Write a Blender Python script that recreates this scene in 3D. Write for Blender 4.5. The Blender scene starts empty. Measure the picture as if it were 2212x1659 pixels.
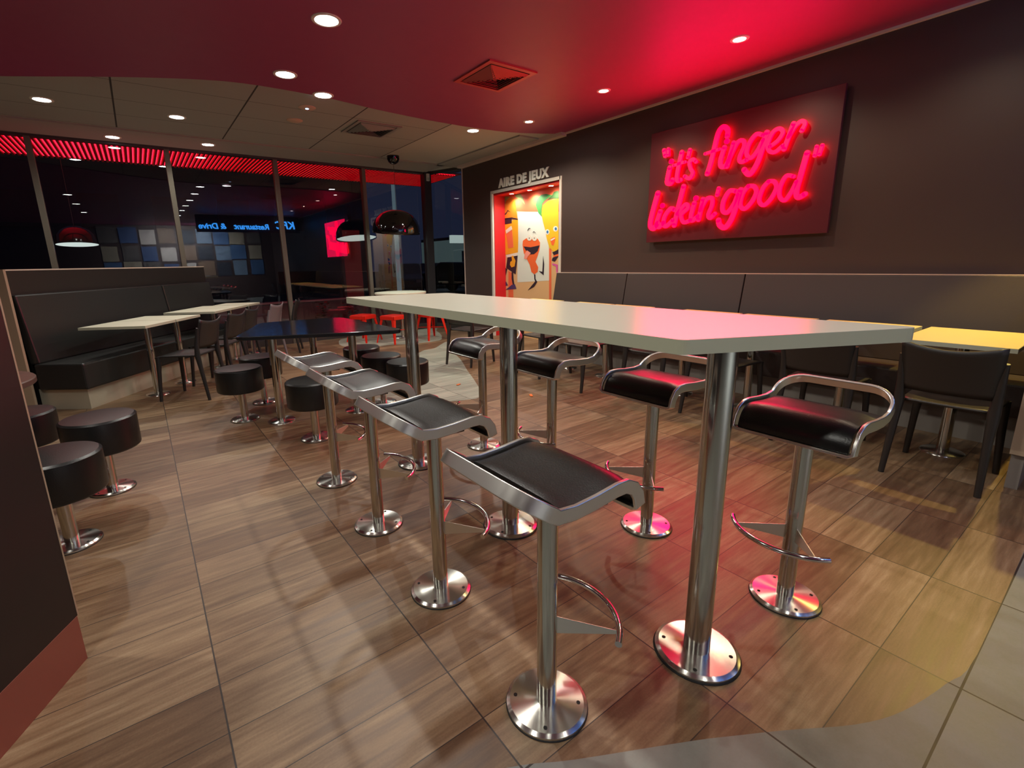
import bpy, bmesh, math, random
from mathutils import Vector, Matrix
random.seed(7)
S = bpy.context.scene
COL = S.collection
# ------------------------------------------------------------------ camera, world, exposure
def setup_camera():
    f, pitch, roll, yaw = 1026.0, .2249, -.0239, .6158
    fwd = Vector((math.sin(yaw)*math.cos(pitch), math.cos(yaw)*math.cos(pitch), -math.sin(pitch)))
    r0 = Vector((math.cos(yaw), -math.sin(yaw), 0)); u0 = r0.cross(fwd)
    right = r0*math.cos(roll)+u0*math.sin(roll); up = -r0*math.sin(roll)+u0*math.cos(roll)
    cam = bpy.data.cameras.new('camera'); o = bpy.data.objects.new('camera', cam); COL.objects.link(o)
    m = Matrix((right, up, -fwd)).transposed().to_4x4(); m.translation = (0, 0, 1.278); o.matrix_world = m
    cam.sensor_width = 36; cam.sensor_fit = 'HORIZONTAL'; cam.lens = f/2212*36
    cam.shift_x = 60.7/2212; cam.shift_y = -28.9/2212
    cam.clip_start = .02; cam.clip_end = 300
    S.camera = o
setup_camera()
S.view_settings.view_transform = 'Standard'; S.view_settings.look = 'None'
S.view_settings.gamma = 1; S.view_settings.use_curve_mapping = False
S.view_settings.exposure = 0.0
W = bpy.data.worlds.new('dusk'); S.world = W; W.use_nodes = True
W.node_tree.nodes['Background'].inputs[0].default_value = (.022, .030, .068, 1)
W.node_tree.nodes['Background'].inputs[1].default_value = .45
ZC = 2.97      # ceiling height
XW = 5.0       # right wall
YW = 8.45      # glazed wall

# ------------------------------------------------------------------ materials
def lin(c):
    return tuple((v/12.92 if v <= .04045 else ((v+.055)/1.055)**2.4) for v in [x/255 for x in c])
MATS = {}
def mat(name, rgb=(128,128,128), rough=.5, metal=0, spec=.5, emit=None, es=0, linear=None, aniso=0, bump=None, coat=0, flat=False):
    if name in MATS: return MATS[name]
    m = bpy.data.materials.new(name); m.use_nodes = True; MATS[name] = m
    b = m.node_tree.nodes['Principled BSDF']; c = linear or lin(rgb)
    b.inputs['Base Color'].default_value = (*c, 1); b.inputs['Roughness'].default_value = rough
    b.inputs['Metallic'].default_value = metal; b.inputs['Specular IOR Level'].default_value = spec
    b.inputs['Coat Weight'].default_value = coat
    if emit: b.inputs['Emission Color'].default_value = (*emit, 1); b.inputs['Emission Strength'].default_value = es
    nt = m.node_tree
    # every surface gets a faint procedural variation
    tc = nt.nodes.new('ShaderNodeTexCoord'); nz = nt.nodes.new('ShaderNodeTexNoise')
    nz.inputs['Scale'].default_value = 9 if not bump else bump[0]; nz.inputs['Detail'].default_value = 4
    nt.links.new(tc.outputs['Object'], nz.inputs['Vector'])
    mr = nt.nodes.new('ShaderNodeMapRange'); dv = .006 if flat else .03; mr.inputs['To Min'].default_value = max(.02, rough-dv); mr.inputs['To Max'].default_value = min(1, rough+dv)
    nt.links.new(nz.outputs['Fac'], mr.inputs['Value']); nt.links.new(mr.outputs['Result'], b.inputs['Roughness'])
    if bump:
        bp = nt.nodes.new('ShaderNodeBump'); bp.inputs['Strength'].default_value = bump[1]; bp.inputs['Distance'].default_value = .002
        nt.links.new(nz.outputs['Fac'], bp.inputs['Height']); nt.links.new(bp.outputs['Normal'], b.inputs['Normal'])
    if aniso:
        b.inputs['Anisotropic'].default_value = aniso; b.inputs['Anisotropic Rotation'].default_value = .25
        tg = nt.nodes.new('ShaderNodeTangent'); tg.direction_type = 'RADIAL'; tg.axis = 'Z'
        nt.links.new(tg.outputs['Tangent'], b.inputs['Tangent'])
    return m

def plank_mat(name, ramp, rough, grain=True, linear_rows=True):
    """600 x 195 mm ceramic planks with wood print and dark joints, in metres of the floor's own coordinates"""
    m = bpy.data.materials.new(name); m.use_nodes = True; nt = m.node_tree; N = nt.nodes; L = nt.links
    b = N['Principled BSDF']
    tc = N.new('ShaderNodeTexCoord'); sp = N.new('ShaderNodeSeparateXYZ'); L.new(tc.outputs['Object'], sp.inputs[0])
    def mth(op, a, bb=None, cc=None):
        n = N.new('ShaderNodeMath'); n.operation = op
        for i, v in enumerate((a, bb, cc)):
            if v is None: continue
            if isinstance(v, (int, float)): n.inputs[i].default_value = v
            else: L.new(v, n.inputs[i])
        return n.outputs[0]
    if linear_rows: px, py, ox, oy = .6, .1955, .019, 2.680
    else: px, py, ox, oy = .6, .6, .019, .14
    gx = mth('DIVIDE', mth('SUBTRACT', sp.outputs[0], ox), px); gy = mth('DIVIDE', mth('SUBTRACT', sp.outputs[1], oy), py)
    ix = mth('FLOOR', gx); iy = mth('FLOOR', gy); fx = mth('FRACT', gx); fy = mth('FRACT', gy)
    cv = N.new('ShaderNodeCombineXYZ'); L.new(ix, cv.inputs[0]); L.new(iy, cv.inputs[1])
    wn = N.new('ShaderNodeTexWhiteNoise'); wn.noise_dimensions = '2D'; L.new(cv.outputs[0], wn.inputs['Vector'])
    # grain, shifted per plank
    add = N.new('ShaderNodeVectorMath'); add.operation = 'MULTIPLY_ADD'
    L.new(tc.outputs['Object'], add.inputs[0]); add.inputs[1].default_value = (2.2, 26, 1) if grain else (6, 6, 1)
    sc = N.new('ShaderNodeVectorMath'); sc.operation = 'SCALE'; L.new(wn.outputs['Color'], sc.inputs[0]); sc.inputs['Scale'].default_value = 40 if grain else 0
    L.new(sc.outputs[0], add.inputs[2])
    g1 = N.new('ShaderNodeTexNoise'); L.new(add.outputs[0], g1.inputs['Vector']); g1.inputs['Scale'].default_value = 1.3; g1.inputs['Detail'].default_value = 7; g1.inputs['Roughness'].default_value = .62
    g2 = N.new('ShaderNodeTexNoise'); L.new(tc.outputs['Object'], g2.inputs['Vector']); g2.inputs['Scale'].default_value = 160; g2.inputs['Detail'].default_value = 2
    v = mth('ADD', mth('MULTIPLY', g1.outputs['Fac'], .75), mth('MULTIPLY', wn.outputs['Value'], .22 if grain else .1))
    v = mth('ADD', v, mth('MULTIPLY', g2.outputs['Fac'], .12))
    cr = N.new('ShaderNodeValToRGB'); L.new(v, cr.inputs[0]); e = cr.color_ramp.elements
    while len(e) < len(ramp): e.new(.5)
    for el, (p, c) in zip(e, ramp): el.position = p; el.color = (*lin(c), 1)
    def edge(fr, size, w):
        d = mth('MULTIPLY', mth('MINIMUM', fr, mth('SUBTRACT', 1, fr)), size)
        return mth('LESS_THAN', d, w)
    gap = mth('MAXIMUM', edge(fx, px, .0024 if linear_rows else .003), edge(fy, py, .0014 if linear_rows else .003))
    mx = N.new('ShaderNodeMix'); mx.data_type = 'RGBA'; L.new(gap, mx.inputs['Factor']); L.new(cr.outputs[0], mx.inputs['A'])
    mx.inputs['B'].default_value = (*lin((46,38,34)), 1)
    L.new(mx.outputs['Result'], b.inputs['Base Color'])
    L.new(mth('ADD', mth('MULTIPLY', g1.outputs['Fac'], .22), rough-.1), b.inputs['Roughness'])
    bp = N.new('ShaderNodeBump'); bp.inputs['Strength'].default_value = .35; bp.inputs['Distance'].default_value = .0015
    L.new(mth('SUBTRACT', mth('MULTIPLY', g1.outputs['Fac'], .5), gap), bp.inputs['Height']); L.new(bp.outputs[0], b.inputs['Normal'])
    return m
M_wood = plank_mat('wood_plank_tile', [(.30,(78,55,38)),(.50,(106,81,58)),(.66,(132,107,80)),(.85,(162,140,110))], .42)
M_grey = plank_mat('grey_plank_tile', [(.30,(120,122,110)),(.55,(150,154,140)),(.72,(170,172,156)),(.92,(184,186,170))], .42)
M_stone = plank_mat('grey_stone_tile', [(.30,(106,108,102)),(.5,(120,122,116)),(.66,(128,130,124)),(.85,(138,140,134))], .5, grain=False, linear_rows=False)

def tile_ceiling_mat():
    m = bpy.data.materials.new('ceiling_tile'); m.use_nodes = True; nt = m.node_tree; N = nt.nodes; L = nt.links; b = N['Principled BSDF']
    tc = N.new('ShaderNodeTexCoord'); sp = N.new('ShaderNodeSeparateXYZ'); L.new(tc.outputs['Object'], sp.inputs[0])
    def mth(op, a, bb=None):
        n = N.new('ShaderNodeMath'); n.operation = op
        for i, v in enumerate((a, bb)):
            if v is None: continue
            if isinstance(v, (int, float)): n.inputs[i].default_value = v
            else: L.new(v, n.inputs[i])
        return n.outputs[0]
    def edge(o, off, size, w):
        fr = mth('FRACT', mth('DIVIDE', mth('SUBTRACT', o, off), size))
        return mth('LESS_THAN', mth('MULTIPLY', mth('MINIMUM', fr, mth('SUBTRACT', 1, fr)), size), w)
    g = mth('MAXIMUM', edge(sp.outputs[0], .06, 1.14, .008), edge(sp.outputs[1], .45, .6, .004))
    lim = mth('MULTIPLY', mth('LESS_THAN', sp.outputs[1], 7.66), mth('LESS_THAN', sp.outputs[0], 3.49))
    g = mth('MULTIPLY', g, lim)
    mx = N.new('ShaderNodeMix'); mx.data_type = 'RGBA'; L.new(g, mx.inputs['Factor'])
    mz = N.new('ShaderNodeMix'); mz.data_type = 'RGBA'; L.new(lim, mz.inputs['Factor'])
    mz.inputs['A'].default_value = (*lin((168,166,156)), 1); mz.inputs['B'].default_value = (*lin((150,148,140)), 1)
    L.new(mz.outputs['Result'], mx.inputs['A'])
    mx.inputs['B'].default_value = (*lin((52,50,48)), 1); L.new(mx.outputs['Result'], b.inputs['Base Color'])
    b.inputs['Roughness'].default_value = .9
    return m
M_ceil = tile_ceiling_mat()
M_redceil = mat('red_ceiling_paint', (146,54,92), .5)
M_wall = mat('dark_brown_wall', (70,54,49), .5, bump=(60,.1))
M_panel = mat('sign_board', (88,29,38), .4)
M_black = mat('black_laminate', (26,25,27), .13, flat=True)
M_leather = mat('black_leather', (22,22,22), .33, bump=(220,.25))
M_bench = mat('black_bench_vinyl', (35,36,35), .36, bump=(200,.2))
M_rbench = mat('brown_bench_vinyl', (66,56,54), .5, bump=(150,.15))
M_steel = mat('brushed_steel', linear=(.58,.57,.51), rough=.15, metal=1, flat=True)
M_disc = mat('spun_steel', linear=(.66,.65,.61), rough=.25, metal=1, aniso=.9, flat=True)
M_strip = mat('satin_steel_strip', linear=(.80,.79,.74), rough=.32, metal=1)
M_chrome = mat('chrome', linear=(.75,.74,.72), rough=.1, metal=1)
M_foot = mat('black_rubber', (16,16,17), .7)
M_hole = mat('bolt_hole', (14,14,14), .8)
M_cream = mat('cream_laminate', (200,200,181), .26, flat=True)
M_creamE = mat('cream_edge_band', (184,186,162), .45)
M_cream2 = mat('white_table_laminate', (222,220,196), .35)
M_yell = mat('pale_birch_laminate', (226,210,140), .4)
M_plast = mat('black_plastic', (34,33,33), .38)
M_plastB = mat('brown_black_plastic', (40,34,30), .42)
M_lgrey = mat('light_grey', (112,104,106), .45)
M_red = mat('red_metal_paint', (214,36,22), .3)
M_board = mat('black_partition', (32,29,27), .45)
M_oak = mat('pale_edge_board', (172,150,124), .55)
M_trim = mat('pale_trim', (206,182,168), .45)
M_white = mat('white_paint', (214,206,194), .5)
M_frame = mat('dark_aluminium', (52,48,45), .45)
M_mull = mat('grey_mullion', (92,87,74), .5)
M_plinth = mat('steel_plinth', (196,190,168), rough=.3, metal=.45)
M_plinthR = mat('grey_plinth', (128,120,112), .5)
M_kick = mat('neon_tinted_kick_plate', (150,92,78), .35, metal=.3)  # reddish base colour imitates the neon reflected in the plate
M_redjamb = mat('red_jamb', (206,26,34), .5)
M_blackgloss = mat('black_gloss_enamel', (12,11,11), .07, coat=.5)
M_lampw = mat('lamp_white_inside', (220,220,210), .6, emit=(.80,.93,.86), es=6)
M_disc_l = mat('downlight_lens', (255,255,255), .5, emit=(.93,.98,1), es=30)
M_disc_w = mat('warm_spot_lens', (255,255,255), .5, emit=(1,.95,.80), es=30)
M_neon = mat('neon_letter_face', (255,0,80), .5, linear=(.02,0,.002), emit=(1.0,.0,.019), es=7)
M_neonside = mat('neon_letter_halo', linear=(.3,0,.02), rough=.5, emit=(1.0,.0,.012), es=12)
M_blue = mat('blue_sign_face', linear=(.02,.1,.3), emit=(.04,.33,1.0), es=11)
M_txtw = mat('white_sign_letter', (240,240,226), .5)
M_vent = mat('vent_red_paint', (178,66,62), .45)
M_ventg = mat('vent_grey_paint', (128,124,118), .5)
M_ventd = mat('vent_dark_slot', (30,18,20), .7)
M_slot = mat('canopy_red_slat', (170,10,34), .5)
M_led = mat('canopy_led_strip', linear=(.3,.0,.02), emit=(1,.01,.035), es=4)
M_soil = mat('exterior_paving', (62,64,66), .8)
M_conc = mat('parapet_concrete', (96,94,92), .8)
M_bld = mat('exterior_building', (60,66,70), .8)
M_bldl = mat('lit_facade', (80,92,92), .8, emit=(.30,.46,.46), es=.12)
M_signb = mat('lit_sign_box', (200,210,200), .6, emit=(.62,.78,.72), es=.55)
M_post = mat('lamp_post_lit_paint', (150,180,190), .4, emit=(.30,.46,.52), es=.22)  # emission put into the paint stands in for light on the pole
M_head = mat('headlight', (255,255,255), .5, emit=(.75,.92,1), es=12)
M_cyan = mat('cyan_lit_sign', (100,220,255), .5, emit=(.2,.75,.95), es=1.0)
M_car = mat('dark_car_paint', (20,24,30), .2, coat=.6)
M_leafd = mat('dark_foliage', (40,60,34), .8)
M_flower = mat('red_flower', (120,30,30), .7)

def pane_mat():
    m = bpy.data.materials.new('window_glass'); m.use_nodes = True; nt = m.node_tree; N = nt.nodes; L = nt.links
    for n in list(N): N.remove(n)
    out = N.new('ShaderNodeOutputMaterial'); mix = N.new('ShaderNodeMixShader'); tr = N.new('ShaderNodeBsdfTransparent')
    tr.inputs[0].default_value = (.86,.88,.90,1); gl = N.new('ShaderNodeBsdfGlossy'); gl.inputs['Roughness'].default_value = .0
    fr = N.new('ShaderNodeFresnel'); fr.inputs['IOR'].default_value = 1.5
    mu = N.new('ShaderNodeMath'); mu.operation = 'MULTIPLY'; mu.inputs[1].default_value = 2.2; mu.use_clamp = True
    L.new(fr.outputs[0], mu.inputs[0]); L.new(mu.outputs[0], mix.inputs[0]); L.new(tr.outputs[0], mix.inputs[1]); L.new(gl.outputs[0], mix.inputs[2])
    L.new(mix.outputs[0], out.inputs[0]); return m
M_glass = pane_mat()

# ------------------------------------------------------------------ mesh helpers
def new_bm(): return bmesh.new()
def box(bm, x0, x1, y0, y1, z0, z1, m=None):
    vs = [bm.verts.new(Vector(c)) for c in ((x0,y0,z0),(x1,y0,z0),(x1,y1,z0),(x0,y1,z0),(x0,y0,z1),(x1,y0,z1),(x1,y1,z1),(x0,y1,z1))]
    if m is not None:
        for v in vs: v.co = m @ v.co
    for f in ((3,2,1,0),(4,5,6,7),(0,1,5,4),(1,2,6,5),(2,3,7,6),(3,0,4,7)): bm.faces.new([vs[i] for i in f])
    return vs
def prism(bm, pts, z0, z1, m=None):
    a = [bm.verts.new(Vector((p[0],p[1],z0))) for p in pts]; b = [bm.verts.new(Vector((p[0],p[1],z1))) for p in pts]
    if m is not None:
        for v in a+b: v.co = m @ v.co
    n = len(pts); bm.faces.new(list(reversed(a))); bm.faces.new(b)
    for i in range(n): bm.faces.new((a[i], a[(i+1)%n], b[(i+1)%n], b[i]))
def lathe(bm, prof, seg=32, c=(0,0), cap=True):
    rings = []
    for r, z in prof:
        if r < 1e-6: rings.append([bm.verts.new((c[0],c[1],z))])
        else: rings.append([bm.verts.new((c[0]+r*math.cos(2*math.pi*k/seg), c[1]+r*math.sin(2*math.pi*k/seg), z)) for k in range(seg)])
    for a, b in zip(rings, rings[1:]):
        for k in range(seg):
            k2 = (k+1)%seg
            if len(a) == 1 and len(b) == 1: continue
            if len(a) == 1: bm.faces.new((a[0], b[k2], b[k]))
            elif len(b) == 1: bm.faces.new((a[k], a[k2], b[0]))
            else: bm.faces.new((a[k], a[k2], b[k2], b[k]))
def tube(bm, pts, r, seg=10, closed=False, rs=None):
    pts = [Vector(p) for p in pts]; n = len(pts); rings = []
    prev = None
    for i, p in enumerate(pts):
        if closed: t = (pts[(i+1)%n]-pts[i-1]).normalized()
        else: t = (pts[min(i+1,n-1)]-pts[max(i-1,0)]).normalized()
        ref = prev if prev is not None else (Vector((0,0,1)) if abs(t.z) < .9 else Vector((1,0,0)))
        u = (ref-t*ref.dot(t))
        if u.length < 1e-5: u = t.orthogonal()
        u.normalize(); prev = u; w = t.cross(u)
        rr = rs[i] if rs else r
        rings.append([bm.verts.new(p+u*rr*math.cos(2*math.pi*k/seg)+w*rr*math.sin(2*math.pi*k/seg)) for k in range(seg)])
    pairs = list(zip(rings, rings[1:]))+([(rings[-1], rings[0])] if closed else [])
    for a, b in pairs:
        for k in range(seg): bm.faces.new((a[k], a[(k+1)%seg], b[(k+1)%seg], b[k]))
    if not closed: bm.faces.new(list(reversed(rings[0]))); bm.faces.new(rings[-1])
def ribbon(bm, pts, wdirs, w, t, closed=True):
    """flat bar swept along pts; wdirs is the direction of the bar's wide side at each point"""
    n = len(pts); rings = []
    for i, p in enumerate(pts):
        p = Vector(p); tan = (Vector(pts[(i+1)%n])-Vector(pts[i-1])) if closed else (Vector(pts[min(i+1,n-1)])-Vector(pts[max(i-1,0)]))
        tan.normalize(); wd = Vector(wdirs[i]); wd = (wd-tan*wd.dot(tan)).normalized(); td = tan.cross(wd)
        rings.append([bm.verts.new(p+wd*a*w/2+td*b*t/2) for a, b in ((-1,-1),(1,-1),(1,1),(-1,1))])
    pairs = list(zip(rings, rings[1:]))+([(rings[-1], rings[0])] if closed else [])
    for a, b in pairs:
        for k in range(4): bm.faces.new((a[k], a[(k+1)%4], b[(k+1)%4], b[k]))
    if not closed: bm.faces.new(list(reversed(rings[0]))); bm.faces.new(rings[-1])
def obj(name, bm, m, parent=None, smooth=None, bevel=0, kind=None):
    bmesh.ops.recalc_face_normals(bm, faces=bm.faces)
    me = bpy.data.meshes.new(name); bm.to_mesh(me); bm.free(); me.materials.append(m)
    o = bpy.data.objects.new(name, me); COL.objects.link(o)
    if parent: o.parent = parent
    if smooth is not None:
        for p in me.polygons: p.use_smooth = True
        me.set_sharp_from_angle(angle=math.radians(smooth))
    if bevel:
        md = o.modifiers.new('bevel', 'BEVEL'); md.width = bevel; md.segments = 2; md.limit_method = 'ANGLE'; md.angle_limit = math.radians(40)
    if kind: o['kind'] = kind
    return o
def struct(name, bm, m, parent=None, **k):
    o = obj(name, bm, m, parent, **k)
    if not parent: o['kind'] = 'structure'
    return o
def tag(o, label, cat, group=None):
    o['label'] = label; o['category'] = cat
    if group: o['group'] = group
    return o
def thing(name, label, cat, loc=(0,0,0), rz=0, group=None):
    o = bpy.data.objects.new(name, None); COL.objects.link(o); o.empty_display_size = .1
    o.location = loc; o.rotation_euler = (0,0,rz); return tag(o, label, cat, group)
def dup(root, loc, rz, label, group=None):
    r = root.copy(); COL.objects.link(r); r.location = loc; r.rotation_euler = (0,0,rz); r['label'] = label
    if group: r['group'] = group
    for ch in list(root.children):
        c = ch.copy(); COL.objects.link(c); c.parent = r
        for g in list(ch.children):
            d = g.copy(); COL.objects.link(d); d.parent = c
    return r
def smooth_path(pts, k=6, closed=False):
    P = [Vector(p) for p in pts]; n = len(P); out = []
    rng = range(n if closed else n-1)
    for i in rng:
        if closed: a, b, c, d = P[i-1], P[i], P[(i+1)%n], P[(i+2)%n]
        else: a, b, c, d = P[max(i-1,0)], P[i], P[i+1], P[min(i+2,n-1)]
        for j in range(k):
            t = j/k
            out.append(.5*((2*b)+(c-a)*t+(2*a-5*b+4*c-d)*t*t+(3*b-3*c+d-a)*t*t*t))
    if not closed: out.append(P[-1])
    return out
def text_mesh(body, size, offset=0, extrude=.01, shear=0, sx=1, sp=1):
    cu = bpy.data.curves.new('t', 'FONT'); cu.body = body; cu.size = size; cu.offset = offset; cu.extrude = extrude; cu.shear = shear
    cu.align_x = 'CENTER'; cu.align_y = 'BOTTOM_BASELINE'; cu.resolution_u = 4; cu.space_character = sp
    o = bpy.data.objects.new('t', cu); COL.objects.link(o); dg = bpy.context.evaluated_depsgraph_get()
    me = bpy.data.meshes.new_from_object(o.evaluated_get(dg)); bpy.data.objects.remove(o)
    bm = bmesh.new(); bm.from_mesh(me)
    for v in bm.verts: v.co.x *= sx
    return bm
def lamp(parent, name, kind, loc, energy, color, size=.05, spot=None, blend=.5, rot=None):
    l = bpy.data.lights.new(name, kind); l.energy = energy; l.color = color
    if kind == 'AREA': l.size = size
    else: l.shadow_soft_size = size
    if kind == 'SPOT': l.spot_size = math.radians(spot); l.spot_blend = blend
    o = bpy.data.objects.new(name, l); COL.objects.link(o); o.location = loc
    if rot: o.rotation_euler = rot
    if parent: o.parent = parent
    return o
# ------------------------------------------------------------------ the setting
def poly(bm, pts, z): bm.faces.new([bm.verts.new((x,y,z)) for x,y in pts])
bm = new_bm(); box(bm, -6, XW+.3, -6, YW, -.12, 0)
fl = struct('floor', bm, M_wood); fl.data.materials.append(M_stone); fl.data.materials.append(M_grey)
bm = bmesh.new(); bm.from_mesh(fl.data)
near = [(2.95,.145),(2.03,.14),(1.81,.17),(1.59,.22),(1.44,.283),(1.27,.389),(1.15,.46),(1.03,.529),(.74,.683),(.6,.765),(.3,.90),(-.2,1.10),(-1.0,1.30),(-3,1.5),(-6,1.5),(-6,-6),(XW,-6),(XW,.10),(4,.12)]
near = [(p.x,p.y) for p in smooth_path([(a,b,0) for a,b in near[:13]], 4)]+near[13:]
def add_poly(pts, z, mi):
    f = bm.faces.new([bm.verts.new((x,y,z)) for x,y in pts]); f.material_index = mi
    if f.normal.z < 0: f.normal_flip()
    f.normal_update()
    if f.normal.z < 0: f.normal_flip()
add_poly(near, .0008, 1)
far1 = [(1.70,4.30),(1.85,3.95),(2.0,3.82),(2.3,3.68),(2.55,3.66),(2.80,4.1),(3.09,4.72),(3.35,5.25),(3.56,5.75),(3.80,6.25),(4.02,6.72),(3.80,6.55),(3.55,6.32),(3.35,6.28),(3.15,6.12),(2.75,5.9),(2.35,5.75),(2.05,5.3)]
add_poly([(p.x,p.y) for p in smooth_path([(a,b,0) for a,b in far1], 3, True)], .0008, 2)
far2 = [(2.75,7.05),(3.12,7.10),(3.5,6.93),(3.98,6.92),(4.2,7.2),(4.36,7.5),(4.55,8.0),(4.65,8.4),(3.0,8.4),(2.6,7.9),(2.55,7.4)]
add_poly([(p.x,p.y) for p in smooth_path([(a,b,0) for a,b in far2], 3, True)], .0008, 2)
bm.to_mesh(fl.data); bm.free()

bm = new_bm(); box(bm, -6, XW+.3, -6, YW, ZC, ZC+.1); struct('ceiling', bm, M_ceil)
edge = smooth_path([(p[0],p[1],0) for p in [(-6,8.2),(-4,7.9),(-2.2,7.0),(-.72,6.18),(.11,5.69),(.76,5.37),(1.19,5.27),(1.83,5.28),(2.47,5.38),(3.2,5.44),(3.9,5.43),(4.45,5.33),(XW-.02,5.08)]], 5)
bm = new_bm(); prism(bm, [(p.x,p.y) for p in edge]+[(XW-.02,-5.98),(-5.98,-5.98),(-5.98,8.2)], ZC-.016, ZC)
struct('ceiling', bm, M_redceil)
bm = new_bm()
DY0, DY1, DZ = 5.10, 6.71, 2.375
box(bm, XW, XW+.3, -6, DY0, 0, ZC); box(bm, XW, XW+.3, DY1, 7.60, 0, ZC); box(bm, XW, XW+.3, DY0, DY1, DZ, ZC)
box(bm, XW+.25, XW+.3, DY0, DY1, 0, DZ)
struct('wall_right', bm, M_wall)
bm = new_bm(); box(bm, XW-.012, XW, 7.585, 7.60, 0, ZC); struct('trim_1', bm, M_trim)
bm = new_bm(); box(bm, XW-.03, XW, -6, 5.1, ZC-.035, ZC-.016); box(bm, XW-.10, XW, 5.0, 7.6, ZC-.06, ZC); struct('trim_2', bm, M_trim)
# light perimeter step of the plaster ceiling next to the wall and the glazing
bm = new_bm(); box(bm, 4.55, XW, 5.45, 7.75, ZC-.02, ZC); box(bm, -6, 4.7, 7.68, YW, ZC-.02, ZC); struct('trim_3', bm, mat('plaster_band', (150,146,138), .8))
bm = new_bm(); box(bm, -6, XW, -6.1, -6, 0, ZC)
struct('wall_back', bm, M_wall)
bm = new_bm(); box(bm, -6.1, -6, -6, YW, 0, ZC); struct('wall_left', bm, mat('left_wall_paint', (120,112,104), .7))
# door surround and door recess
bm = new_bm(); w = .045
box(bm, XW-.012, XW+.25, DY1-w*.35, DY1+w*.65, 0, DZ+w); box(bm, XW-.012, XW+.25, DY0-w*.65, DY0+w*.35, 0, DZ+w); box(bm, XW-.012, XW+.02, DY0, DY1, DZ, DZ+w)
d1 = struct('door_1', bm, M_white)
bm = new_bm(); box(bm, XW+.02, XW+.249, DY1-.03, DY1-w*.35-.001, 0, DZ-.002); box(bm, XW+.02, XW+.249, DY0+w*.35+.001, DY1-.03, DZ-.03, DZ-.002); obj('door_jamb', bm, M_redjamb, d1)

# ------------------------------------------------------------------ glazed wall
MX = [-5.9,-5.2,-3.75,-2.30,-.86,.585,2.02,3.47,4.68]
for i, (a, b) in enumerate(zip(MX[:-1], MX[1:])):
    bm = new_bm()
    box(bm, a-.03, a+.03, YW-.06, YW+.06, 0, ZC-.05)            # post at its left side
    f = struct('window_%d' % (i+1), bm, M_mull)
    bm = new_bm(); box(bm, a+.03, b-.03, YW-.05, YW+.05, 0, .10); obj('bottom_rail', bm, M_frame, f)
    bm = new_bm(); box(bm, a-.03, b-.03, YW-.055, YW+.055, ZC-.05, ZC); obj('top_rail', bm, M_frame, f)
    bm = new_bm(); bm.faces.new([bm.verts.new(c) for c in ((a+.03,YW,.1),(b-.03,YW,.1),(b-.03,YW,ZC-.05),(a+.03,YW,ZC-.05))])
    obj('window_pane', bm, M_glass, f)
bm = new_bm(); box(bm, 4.66, 4.80, YW-.08, YW+.08, 0, ZC); f = struct('window_9', bm, mat('corner_post', (38,36,36), .5))
bm = new_bm(); bm.faces.new([bm.verts.new(c) for c in ((4.80,YW-.05,.1),(XW+.1,7.62,.1),(XW+.1,7.62,ZC-.05),(4.80,YW-.05,ZC-.05))]); obj('window_pane', bm, M_glass, f)
bm = new_bm(); m = Matrix.Translation((4.80,YW-.05,0)) @ Matrix.Rotation(math.atan2(7.62-YW+.05, .3), 4, 'Z'); box(bm, 0, .84, -.03, .03, 0, .1, m); box(bm, 0, .84, -.03, .03, ZC-.05, ZC, m); obj('rail', bm, M_frame, f)
t = thing('motion_sensor', 'small pale box sensor at the top of the dark corner window post', 'sensor', (4.72,YW-.085,2.86))
bm = new_bm(); box(bm, -.03, .03, -.035, 0, -.07, .06); obj('housing', bm, M_white, t, bevel=.006)
bm = new_bm(); box(bm, -.022, .022, -.045, -.034, -.06, -.01); obj('lens', bm, M_creamE, t, bevel=.004)

# ------------------------------------------------------------------ ceiling fittings
def downlight(x, y, label, z=None, w=95, r=.078, warm=False, group='round white ceiling downlights', spot=150, col=(1,.965,.86)):
    z = ZC-.016 if z is None else z
    t = thing('ceiling_downlight', label, 'ceiling light', (x,y,z), 0, group)
    bm = new_bm(); lathe(bm, [(r, -.002),(r+.004,-.006),(r+.022,-.005),(r+.026,0)], 32); obj('trim_ring', bm, M_white, t, smooth=40)
    bm = new_bm(); lathe(bm, [(0,-.003),(r,-.003)], 32); obj('lens', bm, M_disc_w if warm else M_disc_l, t)
    lamp(t, 'downlight_lamp', 'SPOT', (0,0,-.03), w, col, .035, spot, .6)
    return t
DW = 58
for x, y, e, lb in [(1.34,3.70,1,'large round downlight in red ceiling, topmost at centre of view'),
                 (1.34,4.86,1,'round downlight in red ceiling just before its curved edge'),
                 (1.34,2.45,1,'round downlight in red ceiling above the middle of the bar table'),
                 (1.34,1.20,.95,'round downlight in red ceiling above the near end of the bar table'),
                 (1.34,-.10,.3,'round downlight in red ceiling just behind the camera'),
                 (-1.0,2.45,1.5,'round downlight in red ceiling above the black partition'),
                 (-1.0,.6,1.4,'round downlight in red ceiling left of the camera'),
                 (-1.0,-1.6,.5,'round downlight in red ceiling behind and left of the camera'),
                 (1.34,-1.7,.5,'round downlight in red ceiling far behind the camera')]:
    downlight(x, y, lb, w=DW*e)
for x, y, lb in [(1.79,5.22,'round downlight at the curved seam between red and grey ceiling'),]:
    downlight(x, y, lb, w=DW*.5, z=ZC-.016)
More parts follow.
